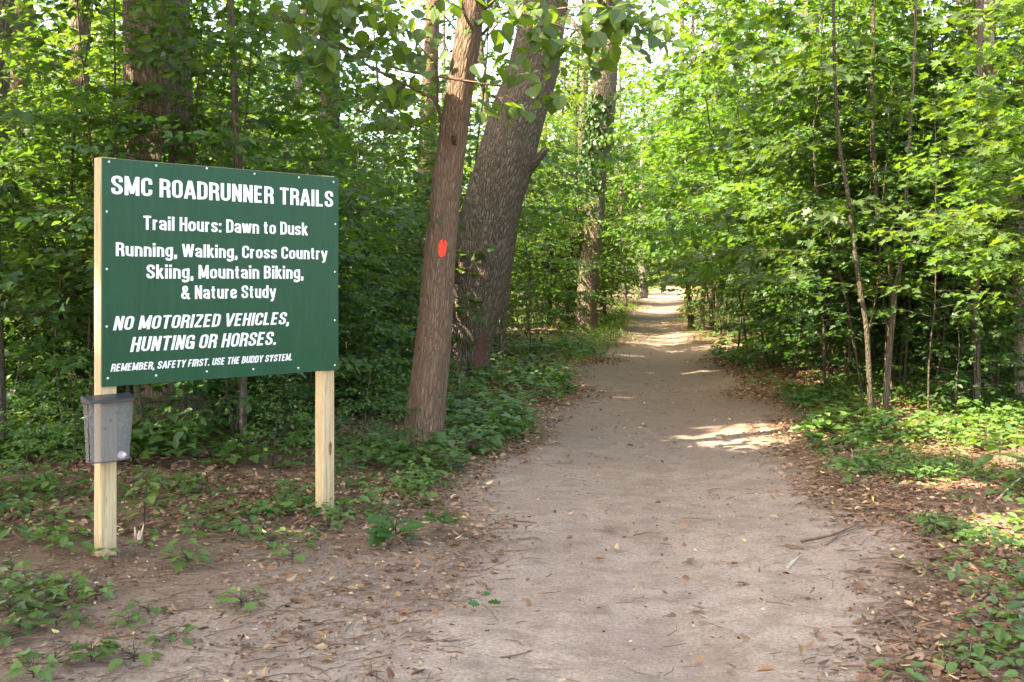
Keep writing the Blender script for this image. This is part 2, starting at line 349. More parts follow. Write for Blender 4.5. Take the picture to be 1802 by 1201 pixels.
# ------------------------------------------------------------------ ground: trail and forest floor cut from one sheet
def build_ground():
    def axis(lo, hi, step, far, grow):
        a = list(np.arange(lo, hi, step)); s = step
        while a[-1] < far: s *= grow; a.append(a[-1]+s)
        s = step
        while a[0] > -far: s *= grow; a.insert(0, a[0]-s)
        return np.array(a)
    xs = axis(-4.5, 5.5, .085, 420, 1.09); ys = axis(2.5, 16, .085, 420, 1.045)
    X, Y = np.meshgrid(xs, ys); Z = ground(X, Y); T = trailmask(X, Y)
    # worn hollows and scuffs
    Z = Z+T*(.009*fbm(X*5, Y*3, 40, 3)-.02*np.exp(-((X-tc(Y)-.15)/.45)**2)+.010*np.maximum(fbm(X*2.2, Y*1.1, 47, 2)-.25, 0))
    V = np.c_[X.ravel(), Y.ravel(), Z.ravel()]; nx = len(xs); ny = len(ys)
    i, j = np.meshgrid(np.arange(nx-1), np.arange(ny-1)); a = (j*nx+i).ravel()
    Fc = np.c_[a, a+1, a+nx+1, a+nx]; tm = T.ravel()[Fc].mean(1)
    for name, sel in (('trail', tm > .55), ('forest_floor', tm <= .55)):
        f = Fc[sel]; u, inv = np.unique(f, return_inverse=True)
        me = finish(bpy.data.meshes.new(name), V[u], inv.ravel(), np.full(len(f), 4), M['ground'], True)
        me.attributes.new('trail', 'FLOAT', 'POINT').data.foreach_set('value', T.ravel()[u].astype(np.float32))
        o = link(bpy.data.objects.new(name, me))
        tag(o, 'pale trodden sand trail winding away into the bright woods' if name == 'trail' else 'brown soil floor of the forest on both sides of the trail', 'path' if name == 'trail' else 'ground', None, 'structure')
build_ground()
def gpt(x, y):
    """the ground point seen at a photo pixel"""
    Y = 3.
    for _ in range(40):
        X = (x-CX)*Y/F; Y = F*(H-float(ground(X, Y)))/(y-CY) if y > CY+3 else 60
        Y = min(Y, 90)
    X = (x-CX)*Y/F; return np.array([X, Y, float(ground(X, Y))])
def gz(X, Y): return float(ground(X, Y))

# ------------------------------------------------------------------ trail sign
SX, SY = -2.189, 5.60; D = np.array([.7071, .7071, 0]); NF = np.array([.7071, -.7071, 0]); ZA = np.array([0, 0, 1.])
SW, Z0, Z1 = 1.526, .934, 2.154
AX = np.array([D, -NF, ZA])                     # local x along the board, y into the wood, z up
RZ = radians(45)
def uv(x, y):
    k = (x-CX)/F; u = (k*SY-SX)/(.7071-.7071*k); Yd = SY+.7071*u; return u, H-(y-CY)*Yd/F-Z0
sign = empty('trail_sign', (SX, SY, 0), 'large green notice board lettered in white on two square wooden posts', 'sign', None, RZ)
# local frame of the sign: x along the board, y = 0 the face of the posts, negative y towards the reader
for u0, yb in ((.0, 990), (SW-.107, 893)):
    b = MB(); zb = gz(SX+D[0]*(u0+.045), SY+D[1]*(u0+.045))-.25; zt = Z1+.006
    w = .089; c = .006
    prof = [(c, 0), (w-c, 0), (w, c), (w, w-c), (w-c, w), (c, w), (0, w-c), (0, c)]
    vs = [(u0+x, y+.003, zb) for x, y in prof]+[(u0+x, y+.003, zt) for x, y in prof]
    b.add(vs, [(i, (i+1) % 8, 8+(i+1) % 8, 8+i) for i in range(8)]+[tuple(range(8, 16)), tuple(range(7, -1, -1))])
    post = b.build('post', M['lumber'], sign)
    if u0 > 1:
        k = MB(); _, v = uv(577, 790); v += Z0
        a = np.linspace(0, 2*pi, 14, endpoint=False)
        k.add([(u0+.055+.012*cos(t)*(1+.2*sin(3*t)), .0015, v+.045*sin(t)) for t in a], [tuple(range(14))]); k.build('wood_knot', M['knot'], post)
b = MB(); th = .012
b.box((SW/2, -th/2, (Z0+Z1)/2), SW, th, Z1-Z0); panel = b.build('sign_panel', M['panel'], sign)
# thin pale raw edge of the board along the top
b = MB(); b.box((SW/2, .0015+.018, Z1-.012), SW-.19, .036, .03); b.build('top_batten', M['lumber'], sign)
def rnd(P, r, closed=False, n=6):
    """a polyline with its corners rounded"""
    P = [np.array(p, float) for p in P]; m = len(P); out = []
    for i in range(m):
        if not closed and i in (0, m-1): out.append(P[i]); continue
        a, b, c = P[i-1], P[i], P[(i+1) % m]; la, lc = np.linalg.norm(a-b), np.linalg.norm(c-b); k = min(r, la*.5, lc*.5)
        p, q = b+(a-b)/la*k, b+(c-b)/lc*k
        for t in np.linspace(0, 1, n): out.append((1-t)**2*p+2*t*(1-t)*(b*.86+(p+q)*.07)+t*t*q)
    return out
def glyph(ch):
    """centre lines of a bold condensed letter: list of (closed, points), and its width"""
    R, B, T, X = .31, .085, .915, .655; q = .17
    V = lambda x, y0=0, y1=1: (0, [(x, y0), (x, y1)])
    Hh = lambda y, x0=0, x1=R: (0, [(x0, y), (x1, y)])
    c = lambda P, r=q: (0, rnd(P, r)); o = lambda P, r=q: (1, rnd(P, r, True))
    G = {
     'S': ([c([(R, .66), (R, T), (0, T), (0, .56), (R, .44), (R, B), (0, B), (0, .34)])], R), 'C': ([c([(R, .64), (R, T), (0, T), (0, B), (R, B), (R, .36)])], R),
     'M': ([V(0), V(.46), (0, [(.01, .97), (.23, .10)]), (0, [(.23, .10), (.45, .97)])], .46), 'R': ([V(0), c([(0, T), (R, T), (R, .50), (0, .50)]), c([(.12, .50), (R-.01, .46), (R+.01, 0)], .10)], R),
     'O': ([o([(0, B), (0, T), (R, T), (R, B)])], R), 'A': ([(0, [(-.02, 0), (.16, .97)]), (0, [(.38, 0), (.20, .97)]), Hh(.28, .05, .31), Hh(.93, .10, .26)], .36), 'D': ([V(0), c([(0, T), (R, T), (R, B), (0, B)])], R),
     'U': ([c([(0, 1), (0, B), (R, B), (R, 1)])], R), 'N': ([V(0), V(R), (0, [(.01, .94), (R-.01, .06)])], R), 'E': ([V(0), Hh(T, 0, .30), Hh(.51, 0, .27), Hh(B, 0, .30)], .27), 'F': ([V(0), Hh(T, 0, .30), Hh(.49, 0, .26)], .25),
     'T': ([V(.16), Hh(T, -.07, .39)], .32), 'I': ([V(0)], 0), 'L': ([V(0), Hh(B, 0, .30)], .26), 'V': ([(0, [(-.02, 1), (.16, .03)]), (0, [(.38, 1), (.20, .03)]), Hh(.07, .1, .26)], .36), 'Z': ([Hh(T, -.05, .34), Hh(B, -.05, .35), (0, [(.30, .87), (0, .13)])], .30),
     'H': ([V(0), V(R), Hh(.52)], R), 'G': ([c([(R, .66), (R, T), (0, T), (0, B), (R, B), (R, .46)]), Hh(.47, .15, R+.09), V(R+.045, 0, .44)], R), 'B': ([V(0), c([(0, T), (R-.02, T), (R-.02, .53), (0, .53)], .14), c([(0, .51), (R, .51), (R, B), (0, B)], .15)], R),
     'Y': ([V(.17, 0, .48), (0, [(-.02, 1), (.17, .42)]), (0, [(.36, 1), (.17, .42)])], .34), 'W': ([(0, [(-.02, 1), (.11, .03)]), (0, [(.28, .98), (.13, .03)]), (0, [(.28, .98), (.43, .03)]), (0, [(.58, 1), (.45, .03)])], .56),
     'a': ([c([(0, .50), (0, X), (R-.03, X), (R-.03, 0)], .14), c([(R-.03, .40), (0, .36), (0, B), (R-.03, .10), (R-.03, .3)], .13)], R-.03), 'd': ([V(R-.02), o([(0, B), (0, X), (R-.02, X), (R-.02, B)], .15)], R-.02), 'e': ([c([(R-.02, .24), (R-.02, B), (0, B), (0, X), (R-.02, X), (R-.02, .37), (0, .37)], .15)], R-.02),
     'g': ([c([(R-.02, .74), (R-.02, -.20), (0, -.20), (0, -.06)], .15), o([(0, B+.01), (0, X), (R-.02, X), (R-.02, B+.01)], .15)], R-.02), 'i': ([V(0, 0, .74), V(0, .83, 1)], 0), 'k': ([V(0), (0, [(.03, .30), (.27, .74)]), (0, [(.10, .44), (.30, 0)])], .27), 'l': ([V(0)], 0),
     'n': ([V(0, 0, .74), c([(0, .5), (.0, X), (R-.03, X), (R-.03, 0)], .15)], R-.03), 'o': ([o([(0, B), (0, X), (R-.02, X), (R-.02, B)], .15)], R-.02), 'r': ([V(0, 0, .74), c([(0, .48), (.03, X), (.19, X)], .12)], .15),
     's': ([c([(.26, .52), (.26, X), (0, X), (0, .43), (.26, .31), (.26, B), (0, B), (0, .24)], .12)], .26), 't': ([c([(.06, .92), (.06, B), (.2, B)], .1), Hh(X, -.06, .2)], .17), 'u': ([V(R-.03, 0, .74), c([(0, .74), (0, B), (R-.03, B), (R-.03, .3)], .15)], R-.03),
     'w': ([(0, [(-.02, .74), (.09, .03)]), (0, [(.23, .72), (.11, .03)]), (0, [(.23, .72), (.35, .03)]), (0, [(.48, .74), (.37, .03)])], .46), 'y': ([(0, [(-.02, .74), (.15, .06)]), c([(.32, .74), (.14, -.18), (0, -.2)], .1)], .30),
     ',': ([(0, [(.0, .18), (0, 0)]), (0, [(.03, .03), (-.04, -.15)])], 0), '.': ([V(0, 0, .18)], 0), ':': ([V(0, 0, .18), V(0, .50, .68)], 0),
     '&': ([c([(.44, 0), (.07, .62), (.07, T), (.28, T), (.28, .62), (0, .42), (0, B), (.26, B), (.38, .44)], .13)], .40)}
    return G[ch]
def lettering(body, x0, x1, yb, yt, shear=0, bold=0):
    """one line of raised white vinyl, fitted to the board between photo columns x0, x1, baselines yb = (left, right)"""
    u0, v0 = uv(x0, yb[0]); u1, v1 = uv(x1, yb[1]); _, vt = uv(x0, yt); vb = (v0+v1)/2; cap = vt-v0
    t = .160; th_y = .142; pen = 0; S = []
    for ch in body:
        if ch == ' ': pen += .24; continue
        st, w = glyph(ch)
        for closed, P in st: S.append((closed, np.array(P)+[pen+t/2, 0]))
        pen += w+t+.075
    W_ = pen-.075; sx = (u1-u0-shear*cap)/W_; mb = MB()
    for k, (closed, P) in enumerate(S):
        n = len(P); tan = np.array([unit((P[(i+1) % n]-P[i-1]) if closed or 0 < i < n-1 else (P[1]-P[0] if i == 0 else P[-1]-P[-2])) for i in range(n)])
        nr = np.c_[-tan[:, 1], tan[:, 0]]*[t/2, th_y/2]; V = np.vstack([P+nr, P-nr])
        q = np.c_[u0+V[:, 0]*sx+shear*V[:, 1]*cap, np.full(2*n, -th-.0005-.00012*(k % 12)), Z0+vb+V[:, 1]*cap]
        mb.add(q, [(i, n+i, n+(i+1) % n, (i+1) % n) for i in range(n if closed else n-1)])
    return mb.build('lettering', M['white'], panel)
lettering('SMC ROADRUNNER TRAILS', 194, 584, (341.8, 366), 308, 0, .0080)
lettering('Trail Hours: Dawn to Dusk', 250, 539.3, (404, 415.4), 379, 0, .0056)
lettering('Running, Walking, Cross Country', 202, 573.8, (449.5, 458.6), 425, 0, .0056)
lettering('Skiing, Mountain Biking,', 256, 531.7, (490, 491.5), 465, 0, .0056)
lettering('& Nature Study', 317, 483.4, (526.5, 525), 502.4, 0, .0056)
lettering('NO MOTORIZED VEHICLES,', 197, 510, (580, 572.3), 555.3, .22, .0058)
lettering('HUNTING OR HORSES.', 227, 487.2, (618.5, 607.7), 592.4, .22, .0058)
lettering('REMEMBER, SAFETY FIRST. USE THE BUDDY SYSTEM.', 192.7, 513.3, (652.6, 635.7), 639, .22, .0032)
def dome(mb, c, r):
    for k in range(1):
        a = np.linspace(0, 2*pi, 8, endpoint=False); rings = [(r, 0), (r*.75, r*.45), (.0, r*.65)]
        v = [(c[0]+q*cos(t), c[1]-h, c[2]+q*sin(t)) for q, h in rings[:2] for t in a]+[(c[0], c[1]-r*.65, c[2])]
        mb.add(v, [(i, (i+1) % 8, 8+(i+1) % 8, 8+i) for i in range(8)]+[(8+i, 8+(i+1) % 8, 16) for i in range(8)])
scm = MB(); dome(scm, (0, 0, 0), .0068); scm = scm.mesh('screw', M['steel'], True)
for x, y in [(190, 285.5), (273, 292), (362, 297), (446, 306.5), (524, 313), (585, 321), (186, 373), (186, 474), (186, 575), (588, 395), (587, 479), (587, 564), (587, 643), (188, 666), (273, 661), (362, 654), (444, 650), (523, 648)]:
    u, v = uv(x, y); o = bpy.data.objects.new('screw', scm); o.location = (u, -th-.0002, v+Z0); link(o, panel)

# ------------------------------------------------------------------ leaflet box on the left post
def leaflet_box():
    uc = .026; zt, zb = .865, .545
    e = empty('leaflet_box', (SX, SY, 0), 'smoky clear plastic leaflet box with black lid screwed to the left sign post', 'box', None, RZ)
    def outline(w, d, n=9):       # flat back, bowed front
        p = [(-w/2, 0)]+[(-w/2*cos(pi*k/n), -d*.55-d*.45*sin(pi*k/n)) for k in range(0, n+1)]+[(w/2, 0)]
        return p
    top = outline(.25, .105); bot = outline(.215, .085); n = len(top); b = MB()
    y0 = -.003
    vs = [(uc+x, y0+y, zb) for x, y in bot]+[(uc+x, y0+y, zt) for x, y in top]
    b.add(vs, [(i, i+1, n+i+1, n+i) for i in range(n-1)]+[(n-1, 0, n, 2*n-1), tuple(range(n-1, -1, -1))])
    body = b.build('box_body', M['acrylic'], e)
    b = MB()                                    # thin rim strips along bottom and front corners
    for (x, y), (x2, y2) in ((top[1], bot[1]), (top[-2], bot[-2])):
        Tube([(uc+x2, y0+y2, zb), (uc+x, y0+y, zt)], [.003, .003]).into(b, 6)
    Tube([(uc+x, y0+y, zb) for x, y in bot], [.0035]*n).into(b, 6)
    b.build('rim', M['lid'], body, True)
    lo = outline(.272, .125); b = MB()
    zl = [zt-.006, zt+.004, zt+.008]; vs = []
    for k, sc_ in enumerate((1, 1, .95)): vs += [(uc+x*sc_, y0+y*sc_, zl[k]+.020*(y+.125)/.125*(k > 0)) for x, y in lo]
    n = len(lo); f = [(k*n+i, k*n+(i+1) % n, (k+1)*n+(i+1) % n, (k+1)*n+i) for k in range(2) for i in range(n)]
    b.add(vs, f+[tuple(range(2*n, 3*n)), tuple(range(n-1, -1, -1))]); b.build('lid', M['lid'], e)
    for dz, dx in ((.205, -.005), (.165, -.035)):
        s = MB(); dome(s, (uc+dx+.03, y0-.001, zb+dz), .008); s.build('screw', M['lid'], e, True)
    # crumpled round wad of paper lying inside on the bottom
    p = MB(); rg = np.random.default_rng(3); nu, nv = 9, 7
    vs = []
    for i in range(nv):
        for j in range(nu):
            th_, ph = pi*i/(nv-1), 2*pi*j/nu; r = .022*(1+.25*rg.uniform(-1, 1)); vs.append((r*sin(th_)*cos(ph), r*sin(th_)*sin(ph), r*cos(th_)))
    p.add(vs, [(i*nu+j, i*nu+(j+1) % nu, (i+1)*nu+(j+1) % nu, (i+1)*nu+j) for i in range(nv-1) for j in range(nu)])
    o = p.build('paper_wad', M['paper']); q = np.array([SX, SY, 0])+D*(uc+.058)+NF*.066; o.location = (q[0], q[1], zb+.024)
    tag(o, 'small crumpled white wad of paper inside the plastic leaflet box', 'litter')
leaflet_box()

# ------------------------------------------------------------------ where the sun comes through the canopy
# (x, y, z, rx, ry) of patches of sun; leaves between them and the sun are left out of the crowns
def fl(x, y, rx, ry): g = gpt(x, y); return (g[0], g[1], g[2], rx, ry)
FLECKS = [fl(1270, 775, .62, .60), fl(1400, 772, .55, .5), fl(1330, 755, .5, .5), fl(1230, 752, .3, .25), fl(1460, 768, .5, .45), fl(1185, 768, .25, .22), fl(1215, 800, .22, .14), fl(1120, 745, .3, .12), fl(1240, 715, .4, .16), fl(1190, 856, .16, .09), fl(1130, 774, .2, .08), fl(1195, 655, .8, .25), fl(1110, 700, .3, .2),
          fl(1330, 800, .25, .15), fl(1060, 930, .12, .05), fl(1600, 735, .5, .4), fl(1690, 700, .5, .5), fl(1700, 800, .35, .3), fl(1560, 790, .3, .3), fl(1790, 960, .4, .3), fl(1650, 850, .4, .35), fl(1740, 1010, .3, .25), fl(1570, 890, .3, .2), fl(1720, 920, .3, .3),
          fl(1150, 600, 1.3, 1.8), fl(1230, 588, 1.0, 1.6), fl(1100, 625, .5, .5), fl(1255, 577, 1.2, 1.5)]
NF_ = len(FLECKS)
for px, py, Yd, r in ((166, 470, 5.6, .13), (166, 560, 5.6, .13), (166, 640, 5.6, .11), (275, 715, 9.6, .28), (250, 690, 9.6, .2), (290, 770, 9.3, .2), (1736, 130, 12.2, .45), (1740, 180, 12.2, .45), (1748, 235, 12.2, .4), (1350, 335, 10, .3), (1570, 430, 10, .45), (1480, 400, 10, .3),
                      (1330, 400, 14, .6), (1250, 300, 14, .7), (1600, 250, 12, .6), (1500, 130, 13, .6), (1180, 200, 18, 1.), (100, 330, 11, .5), (60, 130, 12, .6), (420, 120, 14, .6), (690, 330, 14, .6), (1660, 370, 9, .35), (1280, 130, 9, .3), (250, 200, 9.6, .2)):
    p = at(px, py, Yd); FLECKS.append((p[0], p[1], p[2], r*1.25, r))
def in_sun_way(X, Y, spread=1.7, top=7.5):
    for k, (x, y, z, rx, ry) in enumerate(FLECKS[:8]):
        if z > 1.2: continue
        if k > 7: rx = rx*.5
        for h in np.arange(1.2, top, .5):
            if (X-x-SUN[0]/SUN[2]*h)**2+(Y-y-SUN[1]/SUN[2]*h)**2 < (spread*.8+rx*.5)**2: return True
    return False
def lit(pos):
    """which canopy leaves stand in the way of a patch of sun"""
    k = np.zeros(len(pos), bool)
    for x, y, z, rx, ry in FLECKS:
        t = (pos[:, 2]-z)/SUN[2]; q = pos[:, :2]-SUN[:2]*t[:, None]-[x, y]
        k |= (t > 2.2) & ((q[:, 0]/rx)**2+(q[:, 1]/ry)**2 < 1)
    t = (pos[:, 2]-2.5)/SUN[2]; q = pos[:, :2]-SUN[:2]*t[:, None]; X, Y = q[:, 0], q[:, 1]     # shafts that reach the underwood
    t = pos[:, 2]/SUN[2]; g = pos[:, :2]-SUN[:2]*t[:, None]; d = np.abs(g[:, 0]-tc(g[:, 1]))-tw(g[:, 1])
    shade = (((d < .9) & (g[:, 1] < 22)) | ((g[:, 1] < 8.3) & (g[:, 0] < 2.2)))
    return k | (~shade & (fbm(X*.62, Y*.62, 55, 3) > -.28))

# ------------------------------------------------------------------ trees
def copy_thing(src, loc, rz, sc=1., label=None, group=None, tilt=(0, 0)):
    c = src.copy(); COL.objects.link(c); c.location = [float(v) for v in loc]; c.rotation_euler = (tilt[0], tilt[1], rz); c.scale = (sc, sc, sc)
    if label: c['label'] = label
    if group: c['group'] = group
    for ch in src.children:
        d = ch.copy(); COL.objects.link(d); d.parent = c
        for g in ch.children: e = g.copy(); COL.objects.link(e); e.parent = d
    return c
def sprays(mb, rg, base, az, L, elev, r0, t, step, size, jit=.42, sub=True, flat=.2, up0=0.):
    """one bough with side twigs set in a flat layer; returns leaf arrays"""
    h = np.array([cos(az), sin(az), 0]); s = np.array([-sin(az), cos(az), 0])
    u = np.linspace(0, 1, 6); P = base+np.outer(u*L, h)+np.outer(L*(elev*u-.55*elev*u*u-.10*u*u), [0, 0, 1])+np.outer(rg.normal(0, .04*L)*u*(1-u)*4, s)
    if mb is not None and r0 > 0: Tube(P, np.linspace(r0, r0*.25, 6)).into(mb, 4, cap=False)
    pos, d = [], []
    nt_ = max(2, int(L/.16)) if sub else 0
    for k in range(nt_):
        q = .25+.72*(k+rg.random()*.6)/nt_; b = np.array([np.interp(q, u, P[:, i]) for i in range(3)])
        sg = 1 if k % 2 else -1; tl = L*(.50*(1-q)+.14)*rg.uniform(.7, 1.2); ang = rg.uniform(.6, 1.05)
        td = h*cos(ang)+s*sg*sin(ang)+np.array([0, 0, rg.normal(0, flat)]); m = max(2, int(tl/step))
        e = b+td*tl
        if mb is not None and tl > .25 and r0 > 0: Tube([b, (b+e)/2+[0, 0, .03*tl], e], [r0*.35, r0*.25, r0*.12]).into(mb, 3, cap=False)
        for w in range(m):
            f = (w+.6)/m; g = b+td*tl*f-np.array([0, 0, .12*tl*f*f]); sd = 1 if w % 2 else -1
            dd = td*.7+np.cross([0, 0, 1], td)*sd*.8 if w < m-1 else td
            pos.append(g); d.append(dd)
    m = max(2, int(L/step/1.3))
    for w in range(m):
        q = .3+.7*(w+.5)/m; g = np.array([np.interp(q, u, P[:, i]) for i in range(3)]); sd = 1 if w % 2 else -1
        pos.append(g); d.append(h*.6+s*sd*.9)
    pos = np.array(pos); d = np.array(d); n = len(pos)
    d = unit(d)+rg.normal(0, .22, (n, 3)); d[:, 2] -= .22
    nr = np.array([0, 0, 1.])+rg.normal(0, jit, (n, 3))
    return (t, pos+rg.normal(0, .02, (n, 3)), d, nr, size*rg.uniform(.6, 1.2, n), np.clip(rg.normal(.45, .2, n), 0, .955)+(rg.random(n) < .006)*.04)
def make_sapling(name, kind_label, cat, seed, Ht, h0, spread, t, leaf, nb, m, step=.085, r0=.017, lean=.05, low=1., group=None):
    rg = np.random.default_rng(seed); e = empty(name, (0, 0, 0), kind_label, cat, group)
    P = [(0, 0, -.1)]; a0 = rg.uniform(0, 6.28)
    for k in range(1, 6): P.append((lean*Ht*cos(a0)*(k/5)**1.5+rg.normal(0, .035*Ht*.3), lean*Ht*sin(a0)*(k/5)**1.5+rg.normal(0, .035*Ht*.3), Ht*k/5))
    mb = MB(); p = spline(P, 12); Tube(p, np.linspace(r0, r0*.2, 12)).into(mb, 7, cap=False)
    parts = []; az = rg.uniform(0, 6.28)
    for k in range(nb):
        q = (k+rg.random()*.8)/nb; z = h0+(Ht*.98-h0)*q; az += 2.4+rg.normal(0, .35)
        b = np.array([np.interp(z, p[:, 2], p[:, i]) for i in range(2)]+[z])
        L = spread*(low+(1-low)*min(1, q/.4))*(1-.72*max(0, q-.35)/.65)*rg.uniform(.55, 1.15)
        parts.append(sprays(mb, rg, b, az, L, rg.uniform(.05, .5)+.4*q, r0*.42*max(.35, 1-q), t, step, leaf))
    link(bpy.data.objects.new('trunk', mb.mesh('trunk', M['bark_stem'], True)), e)
    link(bpy.data.objects.new('crown', leaf_mesh('crown', m, parts)), e)
    return e
HIDE = (0, -300, -50)
PROTO = {}
def proto(key, *a, **k):
    PROTO[key] = [make_sapling(*a[:2], a[2], s, *a[3:], **k) for s in k.pop('seeds')] if False else None
LAB_R = 'slim maple sapling in the shady thicket right of the trail'
sap_specs = [(11, 5.2, 1.6, 1.6, MAPLE, .12, 34), (12, 6.4, 1.5, 1.85, OVAL, .10, 42), (13, 4.4, 1.0, 1.45, MAPLE2, .085, 32), (14, 7.2, 1.5, 2.1, MAPLE, .135, 44), (15, 5.8, 1.1, 1.75, OVAL, .105, 38)]
SAPS = [make_sapling('maple_sapling' if t is MAPLE else 'beech_sapling', '', 'young tree', s, Ht, h0, sp, t, lf, nb, M['maple'] if t is MAPLE else M['shrub']) for s, Ht, h0, sp, t, lf, nb in sap_specs]
low_specs = [(21, 2.2, .2, 1.0, OVAL, .085, 30), (22, 2.9, .25, 1.15, MAPLE2, .095, 36), (23, 1.6, .12, .85, OVAL, .08, 26), (24, 3.6, .3, 1.3, MAPLE2, .10, 42)]
LOWS = [make_sapling('woodland_shrub', '', 'shrub', s, Ht, h0, sp, t, lf, nb, M['shrub'], .055, .012, .12) for s, Ht, h0, sp, t, lf, nb in low_specs]
mid_specs = [(31, 9, 1.0, 2.5, DIAM, .17, 60), (32, 11.5, 1.6, 2.9, DIAM, .18, 72), (33, 8, .4, 2.4, DIAM, .17, 60), (34, 13, 1.4, 3.0, DIAM, .19, 80)]
MIDS = [make_sapling('understorey_tree', '', 'tree', s, Ht, h0, sp, t, lf, nb, M['far'], .13, .055, .06) for s, Ht, h0, sp, t, lf, nb in mid_specs]
ALLP = SAPS+LOWS+MIDS
USED = set()
def put(src, X, Y, rz, sc, label, group, tilt=(0, 0)):
    i = ALLP.index(src); loc = (X, Y, gz(X, Y)-.02)
    if i not in USED:
        USED.add(i); src.location = [float(v) for v in loc]; src.rotation_euler = (tilt[0], tilt[1], rz); src.scale = (sc,)*3; src['label'] = label; src['group'] = group; return src
    return copy_thing(src, loc, rz, sc, label, group, tilt)

def big_tree(name, label, path, rad, barkm, seed, rough=.06, flare=.35, lobes=5, seg=40, rings=110, crown_r=4., crown_z=11., clumps=45, per=130, size=.26, group=None, crown=True, cm='far', top=15.5):
    """a tall tree: path of its trunk as seen, carried on upwards, and a high crown"""
    rg = np.random.default_rng(seed); p0 = np.array(path[0]); e = empty(name, p0, label, 'tree', group)
    P = np.array(path)-p0; R = list(rad)
    P = np.vstack([[P[0]-[(P[1]-P[0])[0]/max((P[1]-P[0])[2], .1)*.35, 0, .35]], P]); R = [R[0]]+R
    if P[-1, 2] < top:
        dirn = unit(P[-1]-P[-3]); dirn[:2] *= .5; P = np.vstack([P, P[-1]+dirn*(top-P[-1, 2])*.5, P[-1]+dirn*(top-P[-1, 2])]); R += [R[-1]*.75, R[-1]*.35]
    p = spline(P, 40); r = np.interp(np.linspace(0, len(P)-1, 40), np.arange(len(P)), R)
    tb = Tube(p, r, rough, seed, flare, lobes); mb = MB(); 
    l = np.concatenate([np.linspace(0, min(7, tb.s[-1]), rings), np.linspace(min(7, tb.s[-1])+.3, tb.s[-1], 14)])
    th_ = np.linspace(0, 2*pi, seg, endpoint=False); L, T = np.meshgrid(l, th_, indexing='ij'); S, B = tb.surf2(T, L); n = len(l)
    mb.add(S.reshape(-1, 3), [(i*seg+j, i*seg+(j+1) % seg, (i+1)*seg+(j+1) % seg, (i+1)*seg+j) for i in range(n-1) for j in range(seg)]+[tuple(range((n-1)*seg, n*seg))], None, B.reshape(-1, 3))
    if crown:
        C = p[-1]*[1, 1, 0]+[0, 0, crown_z]
        parts = []
        for k in range(clumps):
            v = unit(rg.normal(0, 1, 3))*rg.random()**.45; c = C+v*[crown_r, crown_r, (top-crown_z)*1.15]
            if k % 3 == 0:
                z = min(max(c[2]-crown_r*.6, 6.), top-1); b0 = np.array([np.interp(z, p[:, 2], p[:, i]) for i in range(3)])
                limb(mb, [b0, (b0+c)/2+[0, 0, .3], c], max(.03, np.interp(z, p[:, 2], r)*.35), .012, 6, 5, k)
            nl = int(per*rg.uniform(.6, 1.4)); q = rg.normal(0, 1, (nl, 3))*[.85, .85, .28]+c
            parts.append((DIAM, q, rg.normal(0, 1, (nl, 3))*[1, 1, .4], np.array([0, 0, 1.])+rg.normal(0, .45, (nl, 3)), size*rg.uniform(.7, 1.3, nl), np.clip(rg.normal(.5, .2, nl), 0, .95)))
        out = []
        for t, q, d, nn, s, lv in parts:
            k = ~lit(q+p0); out.append((t, q[k], d[k], nn[k], s[k], lv[k]))
        link(bpy.data.objects.new('crown', leaf_mesh('crown', M[cm], out)), e)
    tr = link(bpy.data.objects.new('trunk', mb.mesh('trunk', M[barkm], True)), e)
    return e, tr, tb, p0
def path_px(pts, Y, ly=0.): return [at(x, y, Y+ly*(pts[0][1]-y)/400) for x, y in pts]

# T1: the nearer brown trunk with the painted blaze
Y1 = 9.0
pts1 = [(742, 785), (752, 700), (761, 620), (769, 520), (775, 437), (785, 340), (796, 250), (810, 150), (824, 60), (834, -20), (845, -120)]
r1 = [36, 33, 31, 29, 27.5, 26, 25.5, 24, 23, 22, 20]
pa = path_px(pts1, Y1); pa[0][2] = gz(pa[0][0], Y1)-.02
t1, tr1, tb1, o1 = big_tree('basswood_tree', 'leaning reddish brown trunk with an orange paint blaze beside the trail', pa, [r*Y1/F for r in r1], 'bark_brown', 41, .07, .42, 4, 56, 150, 4.2, 11.5, 40, 120, .26, cm='far')
def patch(tb, th0, z, hw, hh, name, m, parent, seed):
    """a paint mark that lies on the bark"""
    l = np.interp(z, tb.p[:, 2], tb.s); r = float(np.interp(l, tb.s, tb.r)); nu, nv = 15, 23; rg = np.random.default_rng(seed)
    U, Vv = np.meshgrid(np.linspace(-1, 1, nu), np.linspace(-1, 1, nv)); P, _ = tb.surf2(th0+U*hw/r, l+Vv*hh, .004)
    f = []
    for i in range(nv-1):
        for j in range(nu-1):
            u, v = (U[i, j]+U[i, j+1])/2, (Vv[i, j]+Vv[i+1, j])/2
            if abs(u)**2.4+abs(v)**2.8 < .80+.42*noise(u*5+seed, v*2.5) and noise(u*7+seed, v*2.4, 4) > -.62: f.append((i*nu+j, i*nu+j+1, (i+1)*nu+j+1, (i+1)*nu+j))
    mb = MB(); mb.add(P.reshape(-1, 3), f); return mb.build(name, m, parent, True)
def theta_to(tb, z, dx):
    """angle on the tube that faces the camera, dx radii to the right"""
    l = np.interp(z, tb.p[:, 2], tb.s); th = np.linspace(0, 2*pi, 720); P, _ = tb.surf2(th, np.full(720, l)); c = P.mean(0); r = np.ptp(P[:, 0])/2
    k = (P[:, 1] < c[1]); d = np.abs(P[:, 0]-c[0]-dx*r)+10*(~k); return th[d.argmin()]
zb1 = at(780, 437, Y1)[2]-o1[2]
patch(tb1, theta_to(tb1, zb1, .20), zb1, .042, .078, 'paint_blaze', M['blaze'], tr1, 2)
def loc(x, y, Y): return at(x, y, Y)-o1
mb = MB(); P1 = []
